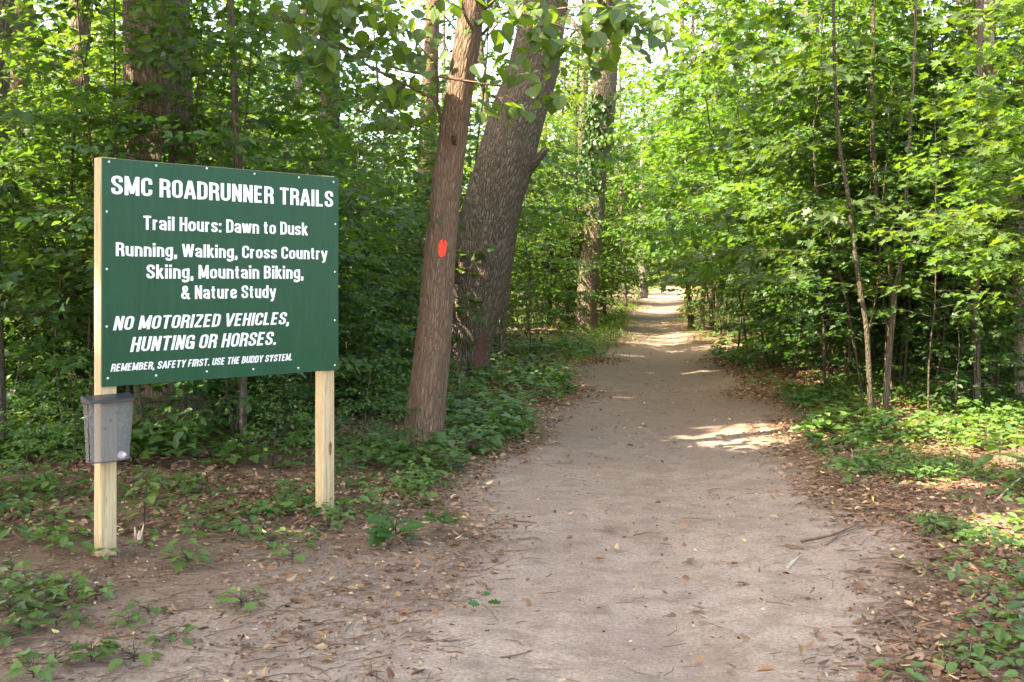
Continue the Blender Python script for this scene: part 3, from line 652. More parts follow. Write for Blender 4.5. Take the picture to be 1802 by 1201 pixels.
boughs = [([(793, 250, 9), (778, 225, 8.95), (768, 180, 8.9), (735, 160, 8.7), (640, 112, 8.3), (560, 60, 8.1), (480, 20, 8.0)], .020, .006),
          ([(880, 151, 8.6), (800, 140, 8.65), (700, 122, 8.6), (650, 95, 8.5), (590, 78, 8.4)], .012, .005),
          ([(770, 180, 8.9), (768, 120, 8.8), (745, 90, 8.7), (715, 50, 8.6)], .012, .005),
          ([(848, 62, 9), (878, 30, 8.9), (915, 22, 8.8), (990, 48, 8.7), (1050, 60, 8.7)], .014, .005),
          ([(842, 70, 9), (820, 30, 8.8), (808, -10, 8.7)], .016, .010),
          ([(935, 28, 8.8), (980, 16, 8.7), (1040, 12, 8.6), (1110, 15, 8.6)], .009, .004),
          ([(850, 20, 9), (900, -20, 8.8), (1000, -30, 8.6), (1100, 0, 8.6)], .015, .005),
          ([(768, 182, 8.9), (740, 215, 8.7), (690, 225, 8.5)], .008, .003), ([(800, 250, 8.85), (798, 236, 8.7)], .028, .02)]
for k, (pp, ra, rb) in enumerate(boughs): limb(mb, [loc(*q) for q in pp], ra, rb, 14, 7, k)
# big drooping leaves in view around the fork
rg = np.random.default_rng(5)
clus = [(700, 60, 8.7, 70, 45, 34), (650, 20, 8.6, 60, 30, 26), (740, 110, 8.8, 55, 40, 20), (900, 30, 8.7, 60, 30, 26), (955, 60, 8.5, 60, 40, 26), (925, 120, 8.4, 65, 30, 26), (880, 185, 8.6, 45, 22, 12), (1010, 40, 8.5, 60, 40, 28),
        (1070, 50, 8.5, 60, 45, 30), (1100, 25, 8.5, 60, 25, 22), (1060, 95, 8.5, 50, 22, 14), (960, 165, 8.5, 40, 20, 8), (690, 160, 8.6, 45, 25, 12), (580, 90, 8.3, 50, 35, 14), (520, 40, 8.1, 60, 40, 16), (790, 10, 8.6, 50, 22, 12), (1130, 70, 8.6, 40, 30, 10), (690, 210, 8.5, 35, 18, 7), (600, 10, 8.4, 60, 25, 16), (1190, 60, 8.7, 40, 25, 8)]
for x, y, Yc, sx, sy, n in clus:
    n = int(n*2.); q = np.array([loc(x+rg.normal(0, sx*.6), y+rg.normal(0, sy*.6), Yc+rg.normal(0, .28)) for _ in range(n)]); q = q[~lit(q+o1) | (rg.random(n) < .45)]; n = len(q)
    d = np.c_[rg.normal(.1, .8, n), rg.normal(-.3, .7, n), rg.normal(-.55, .35, n)]
    P1.append((BROAD, q, d, np.array([0, -.25, 1.])+rg.normal(0, .35, (n, 3)), .138*rg.uniform(.55, 1.25, n), np.clip(rg.normal(.4, .2, n), 0, .955)+(rg.random(n) < .015)*.04))
    for v in q[::4]:
        b = loc(x, y-12, Yc); limb(mb, [b, (b+v)/2+[0, 0, .04], v], .004, .002, 4, 3)
link(bpy.data.objects.new('lower_boughs', mb.mesh('lower_boughs', M['bark_brown'], True)), t1)
link(bpy.data.objects.new('hanging_leaves', leaf_mesh('hanging_leaves', M['broad'], P1)), t1)

# T2: the big oak leaning behind it
Y2 = 15.0
pts2 = [(815, 665), (822, 610), (831, 563), (843, 490), (857, 395), (885, 300), (912, 200), (936, 133), (953, 50), (968, -40), (985, -140)]
pb = path_px(pts2, Y2); pb[0][2] = gz(pb[0][0], Y2)-.02
t2, tr2, tb2, o2 = big_tree('oak_tree', 'broad grey brown oak trunk leaning right behind the trunk with the blaze', pb, [r*Y2/F for r in (44, 44, 46, 49, 50, 50, 48, 44, 41, 38, 35)], 'bark_oak', 43, .045, .22, 6, 72, 150, 5, 12, 34, 100, .26)
z = at(850, 610, Y2)[2]-o2[2]; patch(tb2, theta_to(tb2, z, .60), z, .10, .27, 'paint_mark', M['redmark'], tr2, 8)
mb = MB(); limb(mb, [at(925, 305, 14.9)-o2, at(942, 285, 14.8)-o2, at(962, 262, 14.7)-o2], .085, .045, 6, 8); link(bpy.data.objects.new('broken_branch', mb.mesh('broken_branch', M['bark_grey'], True)), tr2)

# T3: ivy clad trunk further along
Y3 = 31.0
pts3 = [(1030, 572), (1032, 540), (1034, 500), (1045, 400), (1050, 300), (1060, 233), (1066, 133), (1071, 40), (1076, -60)]
pc = path_px(pts3, Y3); pc[0][2] = gz(pc[0][0], Y3)-.05
t3, tr3, tb3, o3 = big_tree('ivy_clad_tree', 'tall straight grey trunk with dark ivy up its left side left of the bend', pc, [r*Y3/F for r in (19, 18, 17.5, 17, 18.5, 20, 20, 19, 18)], 'bark_oak', 44, .05, .3, 5, 40, 90, 5, 13, 24, 90, .28)
rg = np.random.default_rng(9); nl = 700; zz = np.where(rg.random(nl) < .8, rg.uniform(4.2, 7.0, nl), rg.uniform(.1, 10, nl)); L = np.interp(zz, tb3.p[:, 2], tb3.s)
th = np.array([theta_to(tb3, z, -.75) for z in np.linspace(.2, 10, 12)]).mean()+rg.normal(0, .65, nl); q, _ = tb3.surf2(th, L, .05+.1*0); cen = np.stack([np.interp(L, tb3.s, tb3.p[:, k]) for k in range(3)], -1); outw = unit((q-cen)*[1, 1, 0]); q = q+outw*rg.uniform(0, .2, nl)[:, None]
link(bpy.data.objects.new('ivy', leaf_mesh('ivy', M['ivy'], [(OVAL, q, np.array([0, 0, -1.])+rg.normal(0, .5, (nl, 3)), outw+rg.normal(0, .4, (nl, 3)), rg.uniform(.10, .2, nl), rg.uniform(0, .9, nl))])), t3)

# T4: the great trunk behind the sign, sunlit at its foot
Y4 = 9.7
pts4 = [(312, 772), (306, 730), (298, 660), (290, 560), (284, 420), (279, 280), (278, 150), (276, 20), (275, -100)]
pd = path_px(pts4, Y4); pd[0][2] = gz(pd[0][0], Y4)-.02
big_tree('old_oak', 'thick buttressed trunk standing behind the green sign board', pd, [r*Y4/F for r in (70, 62, 58, 57, 57, 57, 57, 56, 54)], 'bark_oak', 45, .06, .45, 5, 64, 130, 4.6, 12, 40, 110, .26)
# others that the photo shows one by one: name, label, Y, pixel path, radii px, bark
others = [('maple_tree', 'dark straight trunk at the far left behind the sign post', 13.5, [(144, 640), (142, 500), (141, 350), (140, 200), (141, 50), (141, -80)], (19, 17, 17, 17, 16.5, 16), 'bark_oak'),
  ('slender_tree', 'thin dark stem at the left picture edge before the shrubs', 8.3, [(6, 838), (2, 740), (-2, 600), (-8, 400), (-10, 200), (-14, -60)], (11, 9, 8, 8, 7, 6), 'bark_stem'),
  ('slender_tree', 'bare young grey stem seen below the sign between its posts', 9.0, [(427, 790), (427, 735), (427, 660), (425, 500), (418, 300), (410, 100), (405, -60)], (8.5, 7.5, 7.5, 7, 6.5, 6, 5), 'bark_grey'),
  ('slender_tree', 'slim pinkish trunk leaning right among leaves above the sign', 19, [(492, 600), (497, 420), (505, 290), (516, 190), (540, 95), (566, 15), (585, -60)], (9, 9, 9, 8.5, 8, 7.5, 7), 'bark_pale'),
  ('maple_tree', 'dark curved stem leaning away to the right behind the broad oak', 17, [(880, 640), (888, 540), (900, 440), (914, 360), (930, 290), (950, 180), (960, 60), (965, -60)], (6, 6, 6, 5.5, 5, 4.5, 4, 4), 'bark_oak'),
  ('maple_tree', 'narrow trunk just left of the ivy clad tree', 36, [(1012, 560), (1014, 450), (1022, 300), (1027, 180), (1030, 60), (1033, -60)], (8, 8, 7.5, 7, 7, 6), 'bark_grey'),
  ('maple_tree', 'small patchy grey trunk at the left edge of the far trail', 64, [(1131, 522), (1132, 490), (1128, 455), (1127, 400), (1128, 340), (1131, 260)], (9, 7.5, 6, 5, 4, 3), 'bark_white'),
  ('slender_tree', 'thin bowed stem between the ivy clad tree and the far trail', 44, [(1063, 548), (1065, 500), (1060, 450), (1055, 400), (1050, 300)], (3.2, 3, 2.8, 2.6, 2.2), 'bark_grey'),
  ('slender_tree', 'straight grey stem standing on the grassy bank', 52, [(1101, 530), (1098, 490), (1096, 450), (1094, 380), (1092, 260)], (4, 3.6, 3.4, 3, 2.6), 'bark_grey'),
  ('maple_tree', 'dark trunk at the right edge of the trail where it bends', 34, [(1217, 563), (1213, 530), (1208, 480), (1203, 430), (1200, 330), (1200, 200), (1200, 60)], (5.5, 5, 5, 5, 4.5, 4.2, 4), 'bark_oak'),
  ('slender_tree', 'slim reddish trunk beside the sunlit bush right of the trail', 33, [(1235, 582), (1236, 540), (1239, 500), (1237, 465), (1230, 430), (1226, 330), (1222, 180)], (4.5, 4, 4, 4, 3.5, 3, 3), 'bark_pale'),
  ('maple_tree', 'dark upright trunk just right of the slim reddish one', 35, [(1252, 575), (1252, 520), (1253, 450), (1255, 380), (1258, 250)], (4.2, 4, 4, 4, 4), 'bark_oak'),
  ('maple_tree', 'pale sunlit trunk leaning left among leaves on the right', 12.2, [(1808, 610), (1800, 480), (1786, 380), (1762, 280), (1748, 210), (1738, 140), (1733, 60), (1730, -60)], (19, 18, 17, 17, 16.5, 15.5, 15, 14), 'bark_pale'),
  ('slender_tree', 'slim upright grey brown stem before the sunlit leaning trunk', 11.4, [(1718, 722), (1719, 640), (1716, 520), (1722, 400), (1720, 280), (1724, 140), (1726, 0), (1728, -80)], (7, 6.5, 6.5, 6.5, 6, 5.5, 5, 5), 'bark_grey'),
  ('maple_tree', 'dark crooked stem to the right of the slim upright stem', 13.0, [(1745, 700), (1742, 640), (1750, 560), (1745, 430), (1752, 320), (1748, 200)], (7, 6.5, 6, 5.5, 5, 4.5), 'bark_oak'),
  ('slender_tree', 'slender tree with smooth green grey stem and a gentle curve', 10.6, [(1533, 668), (1526, 590), (1517, 530), (1505, 450), (1497, 380), (1487, 310), (1478, 262), (1470, 150), (1466, -40)], (5, 4.5, 4.2, 4, 4, 3.8, 3.5, 3, 2.5), 'bark_stem'),
  ('slender_tree', 'straight thin stem rising highest in the middle of the right thicket', 11.6, [(1560, 690), (1562, 610), (1571, 520), (1560, 440), (1545, 380), (1540, 300), (1535, 200), (1537, 60), (1538, -60)], (5, 4.5, 4.2, 4, 4, 3.8, 3.5, 3.2, 3), 'bark_stem'),
  ('slender_tree', 'thin slanting stem crossing the straight stem in the right thicket', 11.0, [(1557, 688), (1566, 610), (1572, 560), (1576, 500), (1585, 470), (1592, 400), (1600, 250), (1610, 60)], (5.5, 5, 4.5, 4, 3.5, 3, 3, 2.5), 'bark_grey')]
for k, (nm, lab, Yk, pts, rr, bk) in enumerate(others):
    pp = path_px(pts, Yk); g = gz(pp[0][0], Yk)
    if pp[0][2] > g: pp[0][2] = g
    elif pp[0][2] < g-.02: pp = [p for p in pp if p[2] > g+.25]; pp = [pp[0]*[1, 1, 0]+[0, 0, g]]+pp
    r = [q*Yk/F for q in rr][-len(pp):]; small = max(r) < .06
    e, tr, tb, oo = big_tree(nm, lab, pp, r, bk, 60+k, .05, .15 if small else .3, 4, 14 if small else 28, 60, 1.6 if small else 3.4, 7.2 if small else 11, 14 if small else 18, 70 if small else 90, .15 if small else .26, cm='maple' if small else 'far', top=8.5 if small else 15)
# high forest that shades the scene: trees away from the camera's path and behind the thickets
rg = np.random.default_rng(77); n_t = 0
spots = [(-6.6, -3.5), (-9.5, 2), (-6.0, 1.2), (-7.4, 4.6), (-4.4, -1.2), (-10, -3), (-9, 11), (-8.6, 7.2), (-10.5, 15.5), (-12, 9), (-5.6, 11.5), (-8, 16.5), (-3.6, 21), (-9, 25), (-2.5, 28), (0, 37), (-8, 40), (2.2, 50),  # dense unseen trees on the left are added to shade the trail
         (9.5, 13), (7.5, 17.5), (11.5, 19), (8, 24), (12, 27), (9, 33), (14, 36), (11.5, 44), (16, 50), (15, 60), (3, 62), (-4, 64), (20, 66), (18, 78), (6, 82), (-2, 84), (24, 90), (12, 104), (0, 104), (22, 112), (-14, 70), (30, 70)]
for X, Y in spots:
    X += rg.normal(0, .3); g = gz(X, Y); r = rg.uniform(.13, .27); ln = rg.normal(0, .5, 2); side = 'left' if X < tc(Y) else 'right'
    lab = 'background forest tree, or one added unseen for shade, with a rough trunk on the %s side of the trail' % side if Y < 45 else 'distant bright forest tree beyond the bend of the trail'
    P = [(X, Y, g), (X+ln[0]*.15, Y+ln[1]*.1, g+1.5), (X+ln[0]*.5, Y+ln[1]*.3, g+5), (X+ln[0], Y+ln[1], g+10)]
    open_ = Y > 55
    big_tree('forest_tree', lab, [np.array(p) for p in P], [r*1.15, r, r*.9, r*.7], ['bark_oak', 'bark_grey', 'bark_brown'][n_t % 3], 100+n_t, .06, .35, 5, 20, 40, 4.4 if not open_ else 3.6, rg.uniform(11, 14), 66 if Y < 8 or X < -7 and Y < 17 else 30 if Y < 20 else 20, 150 if Y < 8 or X < -7 and Y < 17 else 85, .27, group='high forest trees', top=rg.uniform(16, 20)); n_t += 1

# ------------------------------------------------------------------ saplings and shrubs
rg = np.random.default_rng(123)
def scatter(n, xr, yr, protos, smin, smax, label, group, ok, mind=.5, keep=None):
    done = [] if keep is None else keep; tries = 0; m = 0
    while m < n and tries < n*60:
        tries += 1; X = rg.uniform(*xr); Y = rg.uniform(*yr)
        d = abs(X-tc(Y))-tw(Y)
        if not ok(X, Y, d, CX+F*X/Y) or (Y < 13 and in_sun_way(X, Y, 1.0 if protos is LOWS else 1.7, 3.2 if protos is LOWS else 7)) or any((X-a)**2+(Y-b)**2 < mind*mind for a, b in done): continue
        done.append((X, Y)); m += 1
        put(protos[rg.integers(len(protos))], X, Y, rg.uniform(0, 6.28), rg.uniform(smin, smax), label, group, (rg.normal(0, .03), rg.normal(0, .03)))
    return done
# right thicket
scatter(58, (2.6, 10), (8.5, 17), SAPS, .6, 1.05, 'thin maple or beech sapling in the thicket right of the trail', 'saplings in the right thicket', lambda X, Y, d, x: d > .9+.4*(Y < 11) and X > tc(Y) and x < 1950 and not (1635 < x < 1840 and Y < 12.5), .6)
scatter(44, (4, 17), (17, 34), SAPS+MIDS[:1], .75, 1.15, 'young tree deep in the woods right of the trail', 'young trees deep right', lambda X, Y, d, x: d > .8 and X > tc(Y) and x < 1950, 1.)
scatter(80, (3, 13), (10.5, 26), LOWS, .7, 1.1, 'low leafy shrub in the dim thicket right of the trail', 'shrubs in the right thicket', lambda X, Y, d, x: d > (1.5 if Y < 13 else .8) and X > tc(Y) and x < 1900, .6)
# left wall of leaves
scatter(36, (-9, -1), (8.6, 18), SAPS, .5, .9, 'leafy sapling in the shady wood left of the trail', 'saplings in the left wood', lambda X, Y, d, x: d > .9 and X < tc(Y) and x > -100 and (x < 660 or Y > 16.5), .8)
scatter(52, (-8, -1.0), (8.8, 19), LOWS, .7, 1.15, 'dark leafy shrub in the undergrowth left of the trail', 'shrubs in the left wood', lambda X, Y, d, x: d > .9 and X < tc(Y) and x > -80 and (x < 690 or Y > 16.8) and not (230 < x < 330 and Y < 10.5), .6)
scatter(44, (-14, 4.5), (18, 36), SAPS[:2]+SAPS[3:]+MIDS[:1], 1.0, 1.4, 'young tree deep in the woods left of the trail', 'young trees deep left', lambda X, Y, d, x: d > .8 and X < tc(Y) and x > -80 and not (955 < x < 1120 and Y < 31.5), 1.)
scatter(30, (-6, 5), (18, 40), LOWS, .9, 1.3, 'low leafy shrub along the far left edge of the trail', 'shrubs along the left edge', lambda X, Y, d, x: d > 1.0 and X < tc(Y) and x > 600 and not (985 < x < 1100 and Y < 31.5), .8)
# far wood closing the view
scatter(46, (-24, 26), (34, 62), MIDS, .85, 1.25, 'mid sized leafy tree in the bright wood near the trail bend', 'trees near the bend', lambda X, Y, d, x: d > 1.6 and -100 < x < 1900, 1.8)
scatter(90, (-50, 60), (62, 118), MIDS, .9, 1.5, 'far sunlit tree closing the view at the end of the trail', 'trees closing the view', lambda X, Y, d, x: d > 1.8+.0*Y and -150 < x < 1950, 2.4)
scatter(40, (-6, 30), (38, 72), LOWS, 1.2, 2.0, 'leafy bush in the bright wood beside the far trail', 'bushes beside the far trail', lambda X, Y, d, x: d > 1.3 and 700 < x < 1700, 1.2)
scatter(40, (-10, 40), (72, 112), LOWS, 1.8, 3.0, 'bright bush closing the view where the trail disappears', 'bushes closing the view', lambda X, Y, d, x: d > 2.2 and 700 < x < 1600, 1.6)
for k, (x, Yd, sc_) in enumerate([(1090, 90, 2.4), (1130, 93, 2.8), (1165, 91, 2.6), (1195, 95, 3.), (1150, 100, 3.4), (1220, 98, 3.), (1110, 102, 3.4), (1180, 106, 3.6), (1250, 104, 3.2), (1070, 96, 2.8)]):
    put(LOWS[k % 4], (x-CX)*Yd/F, Yd, k*1.3, sc_, 'bright bush closing the view where the trail disappears', 'bushes closing the view')
for k, (x, Yd, sc_) in enumerate([(1080, 84, 1.5), (1125, 96, 1.2), (1165, 92, 1.3), (1140, 86, 1.0), (1185, 100, 1.5), (1130, 88, 1.6), (1172, 97, 1.9), (1105, 92, 1.6), (1150, 112, 2.2), (1200, 110, 2.2), (1205, 94, 1.7), (1150, 104, 1.2), (1220, 104, 1.9), (1100, 110, 1.3)]):
    put(MIDS[k % 4], (x-CX)*Yd/F, Yd, k*1.9, sc_, 'tall pale green tree closing the gap above the end of the trail', 'tall trees at the trail end')
for k, (Yd, dd, sc_) in enumerate([(36, 3., 1.1), (42, -3.0, 1.), (47, 2.8, 1.1), (55, -3.2, 1.1), (60, 3.2, 1.2), (70, 3.4, 1.3), (46, 3.6, 1.3)]):
    put(MIDS[(k*3+1) % 4], tc(Yd)+dd, Yd, k*2.1, sc_, 'leafy tree arching over the far trail', 'trees arching over the far trail')
# behind and beside the camera, out of the frame, only the near ones that shade the clearing are built (see the forest trees)

# ------------------------------------------------------------------ forest floor: litter, plants, grass, sticks
rg = np.random.default_rng(321)
def cand(n, xr, yr, bias=1.5):
    u = rg.random(n)**bias; Y = yr[0]+(yr[1]-yr[0])*u; X = rg.uniform(xr[0], xr[1], n); xs = CX+F*X/Y
    k = (xs > -60) & (xs < 1870); return X[k], Y[k]
X, Y = cand(300000, (-8, 8), (3.2, 20)); T = trailmask(X, Y); dens = np.clip(1.08-T*1.12, .02, 1)*(.55+.45*fbm(X*1.2, Y*1.2, 70, 3))
dens *= np.where((X < tc(Y)) & (Y < 6), .2, 1)*np.where((X > tc(Y)) & (Y < 9), .75, 1)
k = rg.random(len(X)) < dens; X, Y = X[k], Y[k]; n = len(X)
az = rg.uniform(0, 6.28, n); q = np.c_[X, Y, ground(X, Y)+.004+rg.random(n)*.018]
h = n//3
NARROW = (CURL[0]*[.55, 1.1, 1.6], CURL[1]); CRISP = (OVAL[0]*[.8, 1, -1.4], OVAL[1])
litp = []
for s, t, sz in ((slice(0, h//2), CURL, .036), (slice(h//2, h), NARROW, .046), (slice(h, 2*h), OAK, .056), (slice(2*h, n), CRISP, .050)):
    m_ = len(X[s]); litp.append((t, q[s], np.c_[np.cos(az[s]), np.sin(az[s]), rg.normal(0, .2, m_)], np.array([0, 0, 1.])+rg.normal(0, .45, (m_, 3)), sz*rg.uniform(.3, 1.25, m_), np.clip(rg.normal(.42, .24, m_), 0, 1)))
X, Y = cand(150000, (-5, 6), (3.2, 14)); T = trailmask(X, Y); k = rg.random(len(X)) < np.clip(.05+1.5*T*(1-T)*2+.35*(T < .3), 0, 1)*(.45+.55*fbm(X*2, Y*2, 72, 3)); X, Y = X[k], Y[k]; n = len(X); az = rg.uniform(0, 6.28, n)
CHIP = (np.array([[-.25, 0, 0], [.28, .05, .1], [.2, 1, .12], [-.2, .85, 0]]), [(0, 1, 2, 3)])
litp.append((CHIP, np.c_[X, Y, ground(X, Y)+.002+rg.random(n)*.006], np.c_[np.cos(az), np.sin(az), rg.normal(0, .25, n)], np.array([0, 0, 1.])+rg.normal(0, .5, (n, 3)), rg.uniform(.006, .026, n), np.clip(rg.normal(.40, .3, n), 0, .96)))
tag(link(bpy.data.objects.new('leaf_litter', leaf_mesh('leaf_litter', M['litter'], litp))), 'dry brown fallen leaves strewn over the soil beside the trail', 'leaves', None, 'stuff')
# twig crumbs on trail and edges
X, Y = cand(15000, (-5, 6), (3.3, 17)); T = trailmask(X, Y); k = rg.random(len(X)) < (.10+.9*(T*(1-T)*4)); X, Y = X[k], Y[k]; n = len(X)
az = rg.normal(0, .8, n); ll = rg.uniform(.02, .16, n)*(1+(rg.random(n) < .08)); mb = MB()
for i in range(n):
    c = np.array([X[i], Y[i]]); dv = np.array([cos(az[i]), sin(az[i])])*ll[i]/2; bend = np.array([-dv[1], dv[0]])*rg.normal(0, .25); z = gz(X[i], Y[i])+.004; r = rg.uniform(.0012, .0032)
    P = np.array([[*(c-dv), z], [*(c+bend), z+.004], [*(c+dv), z]]); Tube(P, [r, r, r*.6]).into(mb, 3, cap=False)
X, Y = cand(2600, (-4, 6), (3.3, 10)); T = trailmask(X, Y); k = (T < .75) & (rg.random(len(X)) < np.where(X > tc(Y), .55, .25)); X, Y = X[k], Y[k]
for i in range(len(X)):
    a = rg.normal(.3, .7); c = np.array([X[i], Y[i]]); L_ = rg.uniform(.08, .34); dv = np.array([cos(a), sin(a)])*L_/2; z = gz(X[i], Y[i])+rg.uniform(.008, .03); r = rg.uniform(.0016, .0045); bend = np.array([-dv[1], dv[0]])*rg.normal(0, .25)
    Tube(np.array([[*(c-dv), z-.004], [*(c+bend), z+.012], [*(c+dv), z]]), [r, r, r*.6]).into(mb, 4, cap=False)
tag(mb.build('twig_litter', M['twig']), 'fine dead twigs scattered over the trail', 'twigs', None, 'stuff')

X, Y = cand(5200, (-4, 5), (3.3, 13)); T = trailmask(X, Y); k = rg.random(len(X)) < .25+.6*T*(1-T)*4; X, Y = X[k], Y[k]; n = len(X)
OCT = np.array([[1, 0, 0], [.3, .8, .1], [-.8, .6, 0], [-.9, -.5, .1], [.2, -.9, 0], [.1, .1, .62]]); r = rg.uniform(.002, .0075, n)*(1+1.2*(rg.random(n) < .06)); a = rg.uniform(0, 6.28, n); mb2 = MB()
for i in range(n):
    ca, sa = cos(a[i]), sin(a[i]); v = OCT*r[i]; v = np.c_[v[:, 0]*ca-v[:, 1]*sa+X[i], v[:, 0]*sa+v[:, 1]*ca+Y[i], v[:, 2]+gz(X[i], Y[i])-.0005]
    mb2.add(v, [(0, 1, 5), (1, 2, 5), (2, 3, 5), (3, 4, 5), (4, 0, 5)])
M['pebble'] = plain('grey_tan_pebble', (.50, .42, .34), .85, (.20, .15, .12), 9, .2)
tag(mb2.build('pebbles', M['pebble']), 'tiny pebbles and crumbs of soil pressed into the sand', 'pebbles', None, 'stuff')
def plants(X, Y, hmin, hmax, leaf, t, nl=(3, 6)):
    """little woodland plants: a whorl of leaves on short stalks"""
    n = len(X); parts = []; cnt = rg.integers(nl[0], nl[1]+1, n); idx = np.repeat(np.arange(n), cnt); m_ = len(idx)
    hh = rg.uniform(hmin, hmax, n); az0 = rg.uniform(0, 6.28, n); w = np.concatenate([np.arange(c)/c for c in cnt])*2*pi+az0[idx]+rg.normal(0, .25, m_)
    lift = rg.uniform(.55, 1.05, m_)*hh[idx]; rad = rg.uniform(.01, .05, m_)
    q = np.c_[X[idx]+rad*np.cos(w), Y[idx]+rad*np.sin(w), ground(X[idx], Y[idx])+lift]
    base = np.clip(rg.normal(.5, .22, n), .02, .95)
    return (t, q, np.c_[np.cos(w), np.sin(w), rg.normal(-.05, .25, m_)], np.array([0, 0, 1.])+rg.normal(0, .25, (m_, 3)), leaf*rg.uniform(.6, 1.25, m_)*rg.uniform(.6, 1.2, n)[idx], np.clip(base[idx]+rg.normal(0, .08, m_), 0, .955))
def field(n, xr, yr, f, bias=1.3):
    X, Y = cand(n, xr, yr, bias); k = rg.random(len(X)) < f(X, Y, np.abs(X-tc(Y))-tw(Y), trailmask(X, Y)); return X[k], Y[k]
pn = lambda X, Y, s, sc: np.clip(.5+.9*fbm(X*sc, Y*sc, s, 3), 0, 1)
gp = []
X, Y = field(14000, (-8, 2), (4.6, 11), lambda X, Y, d, T: np.where(X < tc(Y), pn(X, Y, 81, .9)*np.clip(1-T*2.4, 0, 1)*sm(4.9, 6.3, Y-.9*(X+2.2)), 0)); gp.append(plants(X, Y, .02, .16, .07, OVAL))
X, Y = field(9000, (-7, 2.5), (8, 24), lambda X, Y, d, T: np.where(X < tc(Y), pn(X, Y, 83, .6)*np.clip(1-T*3, 0, 1), 0)); gp.append(plants(X, Y, .05, .30, .10, MAPLE2))
X, Y = field(26000, (1.2, 7.5), (3.6, 14), lambda X, Y, d, T: np.where(X > tc(Y), .8*pn(X, Y, 85, 1.0)*np.clip(1-T*2.6, 0, 1)*sm(-.1, .6, d), 0)); gp.append(plants(X, Y, .02, .12, .062, OVAL))
X, Y = field(6000, (1.5, 9), (6.5, 22), lambda X, Y, d, T: np.where(X > tc(Y), pn(X, Y, 87, .7)*np.clip(1-T*3, 0, 1), 0)); gp.append(plants(X, Y, .05, .22, .09, MAPLE2))
X, Y = field(9000, (-2, 20), (20, 100), lambda X, Y, d, T: np.clip(1-T*3, 0, 1)*(d < 6)*.8, 1.); gp.append(plants(X, Y, .08, .4, .14, OVAL))
tag(link(bpy.data.objects.new('ground_cover', leaf_mesh('ground_cover', M['herb'], gp))), 'low green woodland plants covering the forest floor', 'ground cover', None, 'stuff')
# grass on the verge further on
X, Y = field(52000, (.4, 9), (12, 56), lambda X, Y, d, T: np.where(X < tc(Y), sm(14, 22, Y)*np.exp(-np.abs(d-.45)/.55)*np.clip(1.15-T, 0, 1), .25*np.exp(-np.abs(d-.3)/.3)*sm(20, 28, Y)*np.clip(1-T, 0, 1)), 1.); n = len(X)
gr = (DIAM, np.c_[X, Y, ground(X, Y)-.01], np.c_[rg.normal(0, .45, n), rg.normal(0, .45, n), np.ones(n)], np.c_[rg.normal(0, 1, n), rg.normal(0, 1, n), np.full(n, .2)], np.ones(n), np.clip(rg.normal(.5, .25, n), 0, .95))
tvg = (DIAM[0]*[.10, 1, 1], DIAM[1]); hts = rg.uniform(.06, .26, n)
tag(link(bpy.data.objects.new('grass', leaf_mesh('grass', M['grass'], [(tvg, gr[1], gr[2], gr[3], hts, gr[5])]))), 'short green grass on the left verge of the trail', 'grass', None, 'stuff')

# single plants near the camera
def herb(name, label, seed, n, Ht, leaf, t, m, cat='plant', spread=.05):
    r_ = np.random.default_rng(seed); e = empty(name, HIDE, label, cat); mb = MB(); pos, d = [], []
    for k in range(n):
        a = k*2.4+r_.normal(0, .3); z = Ht*(.35+.65*(k+1)/n); b = np.array([cos(a)*spread, sin(a)*spread, z]); pos.append(b); d.append([cos(a), sin(a), r_.normal(-.1, .2)])
        Tube([(0, 0, z*.5), b*[.5, .5, 1]-[0, 0, .01], b], [.0016, .0014, .001]).into(mb, 4)
    Tube([(0, 0, -.02), (0.004, 0, Ht*.5), (0, 0.003, Ht)], [.003, .0025, .0015]).into(mb, 5); n = len(pos)
    link(bpy.data.objects.new('stem', mb.mesh('stem', M['bark_stem'], True)), e)
    link(bpy.data.objects.new('leaves', leaf_mesh('leaves', m, [(t, np.array(pos), np.array(d), np.array([0, 0, 1.])+r_.normal(0, .2, (n, 3)), leaf*r_.uniform(.7, 1.2, n), np.clip(r_.normal(.6, .15, n), 0, .95))])), e)
    return e
def place_all(protos, px, label, group, s=(.8, 1.25), lab_by=None):
    used = set()
    for k, (x, y) in enumerate(px):
        p = protos[k % len(protos)]; g = gpt(x, y); sc_ = rg.uniform(*s); rz = rg.uniform(0, 6.28); lb = (lab_by or {}).get(k, label)
        if id(p) not in used: used.add(id(p)); p.location = [float(v) for v in g]; p.rotation_euler = (0, 0, rz); p.scale = (sc_,)*3; p['label'] = lb; p['group'] = group
        else: copy_thing(p, g, rz, sc_, lb, group)
HB = [herb('maple_seedling', '', 1, 9, .06, .055, MAPLE, M['herb']), herb('maple_seedling', '', 2, 11, .085, .06, MAPLE2, M['herb']), herb('maple_seedling', '', 3, 8, .045, .055, OVAL, M['herb'])]
place_all(HB, [(30, 1050), (10, 1040), (45, 1035), (60, 1055), (90, 1060), (115, 1075), (55, 1085), (35, 1110), (8, 1115), (5, 1065), (120, 1050), (140, 1100), (75, 1030), (20, 1020), (110, 1030), (100, 1100), (15, 1085), (75, 1070), (95, 1175), (165, 1165), (235, 1165), (225, 1105), (160, 1165), (330, 985), (425, 1070), (170, 1055), (260, 1080), (480, 960), (540, 960), (570, 940), (515, 985), (600, 925), (440, 950), (400, 940), (330, 1000), (250, 960), (130, 950), (90, 955), (300, 1130), (20, 1130), (60, 1195), (350, 940)],
          'small bright green seedling growing from the bare soil near the sign', 'seedlings near the sign', (.8, 1.3), {0: 'leafy seedling in the lower left corner with broad leaves'})
HB2 = [herb('creeping_plant', '', 6, 10, .05, .062, OVAL, M['herb'], spread=.07), herb('creeping_plant', '', 7, 8, .07, .075, OVAL, M['herb'], spread=.06)]
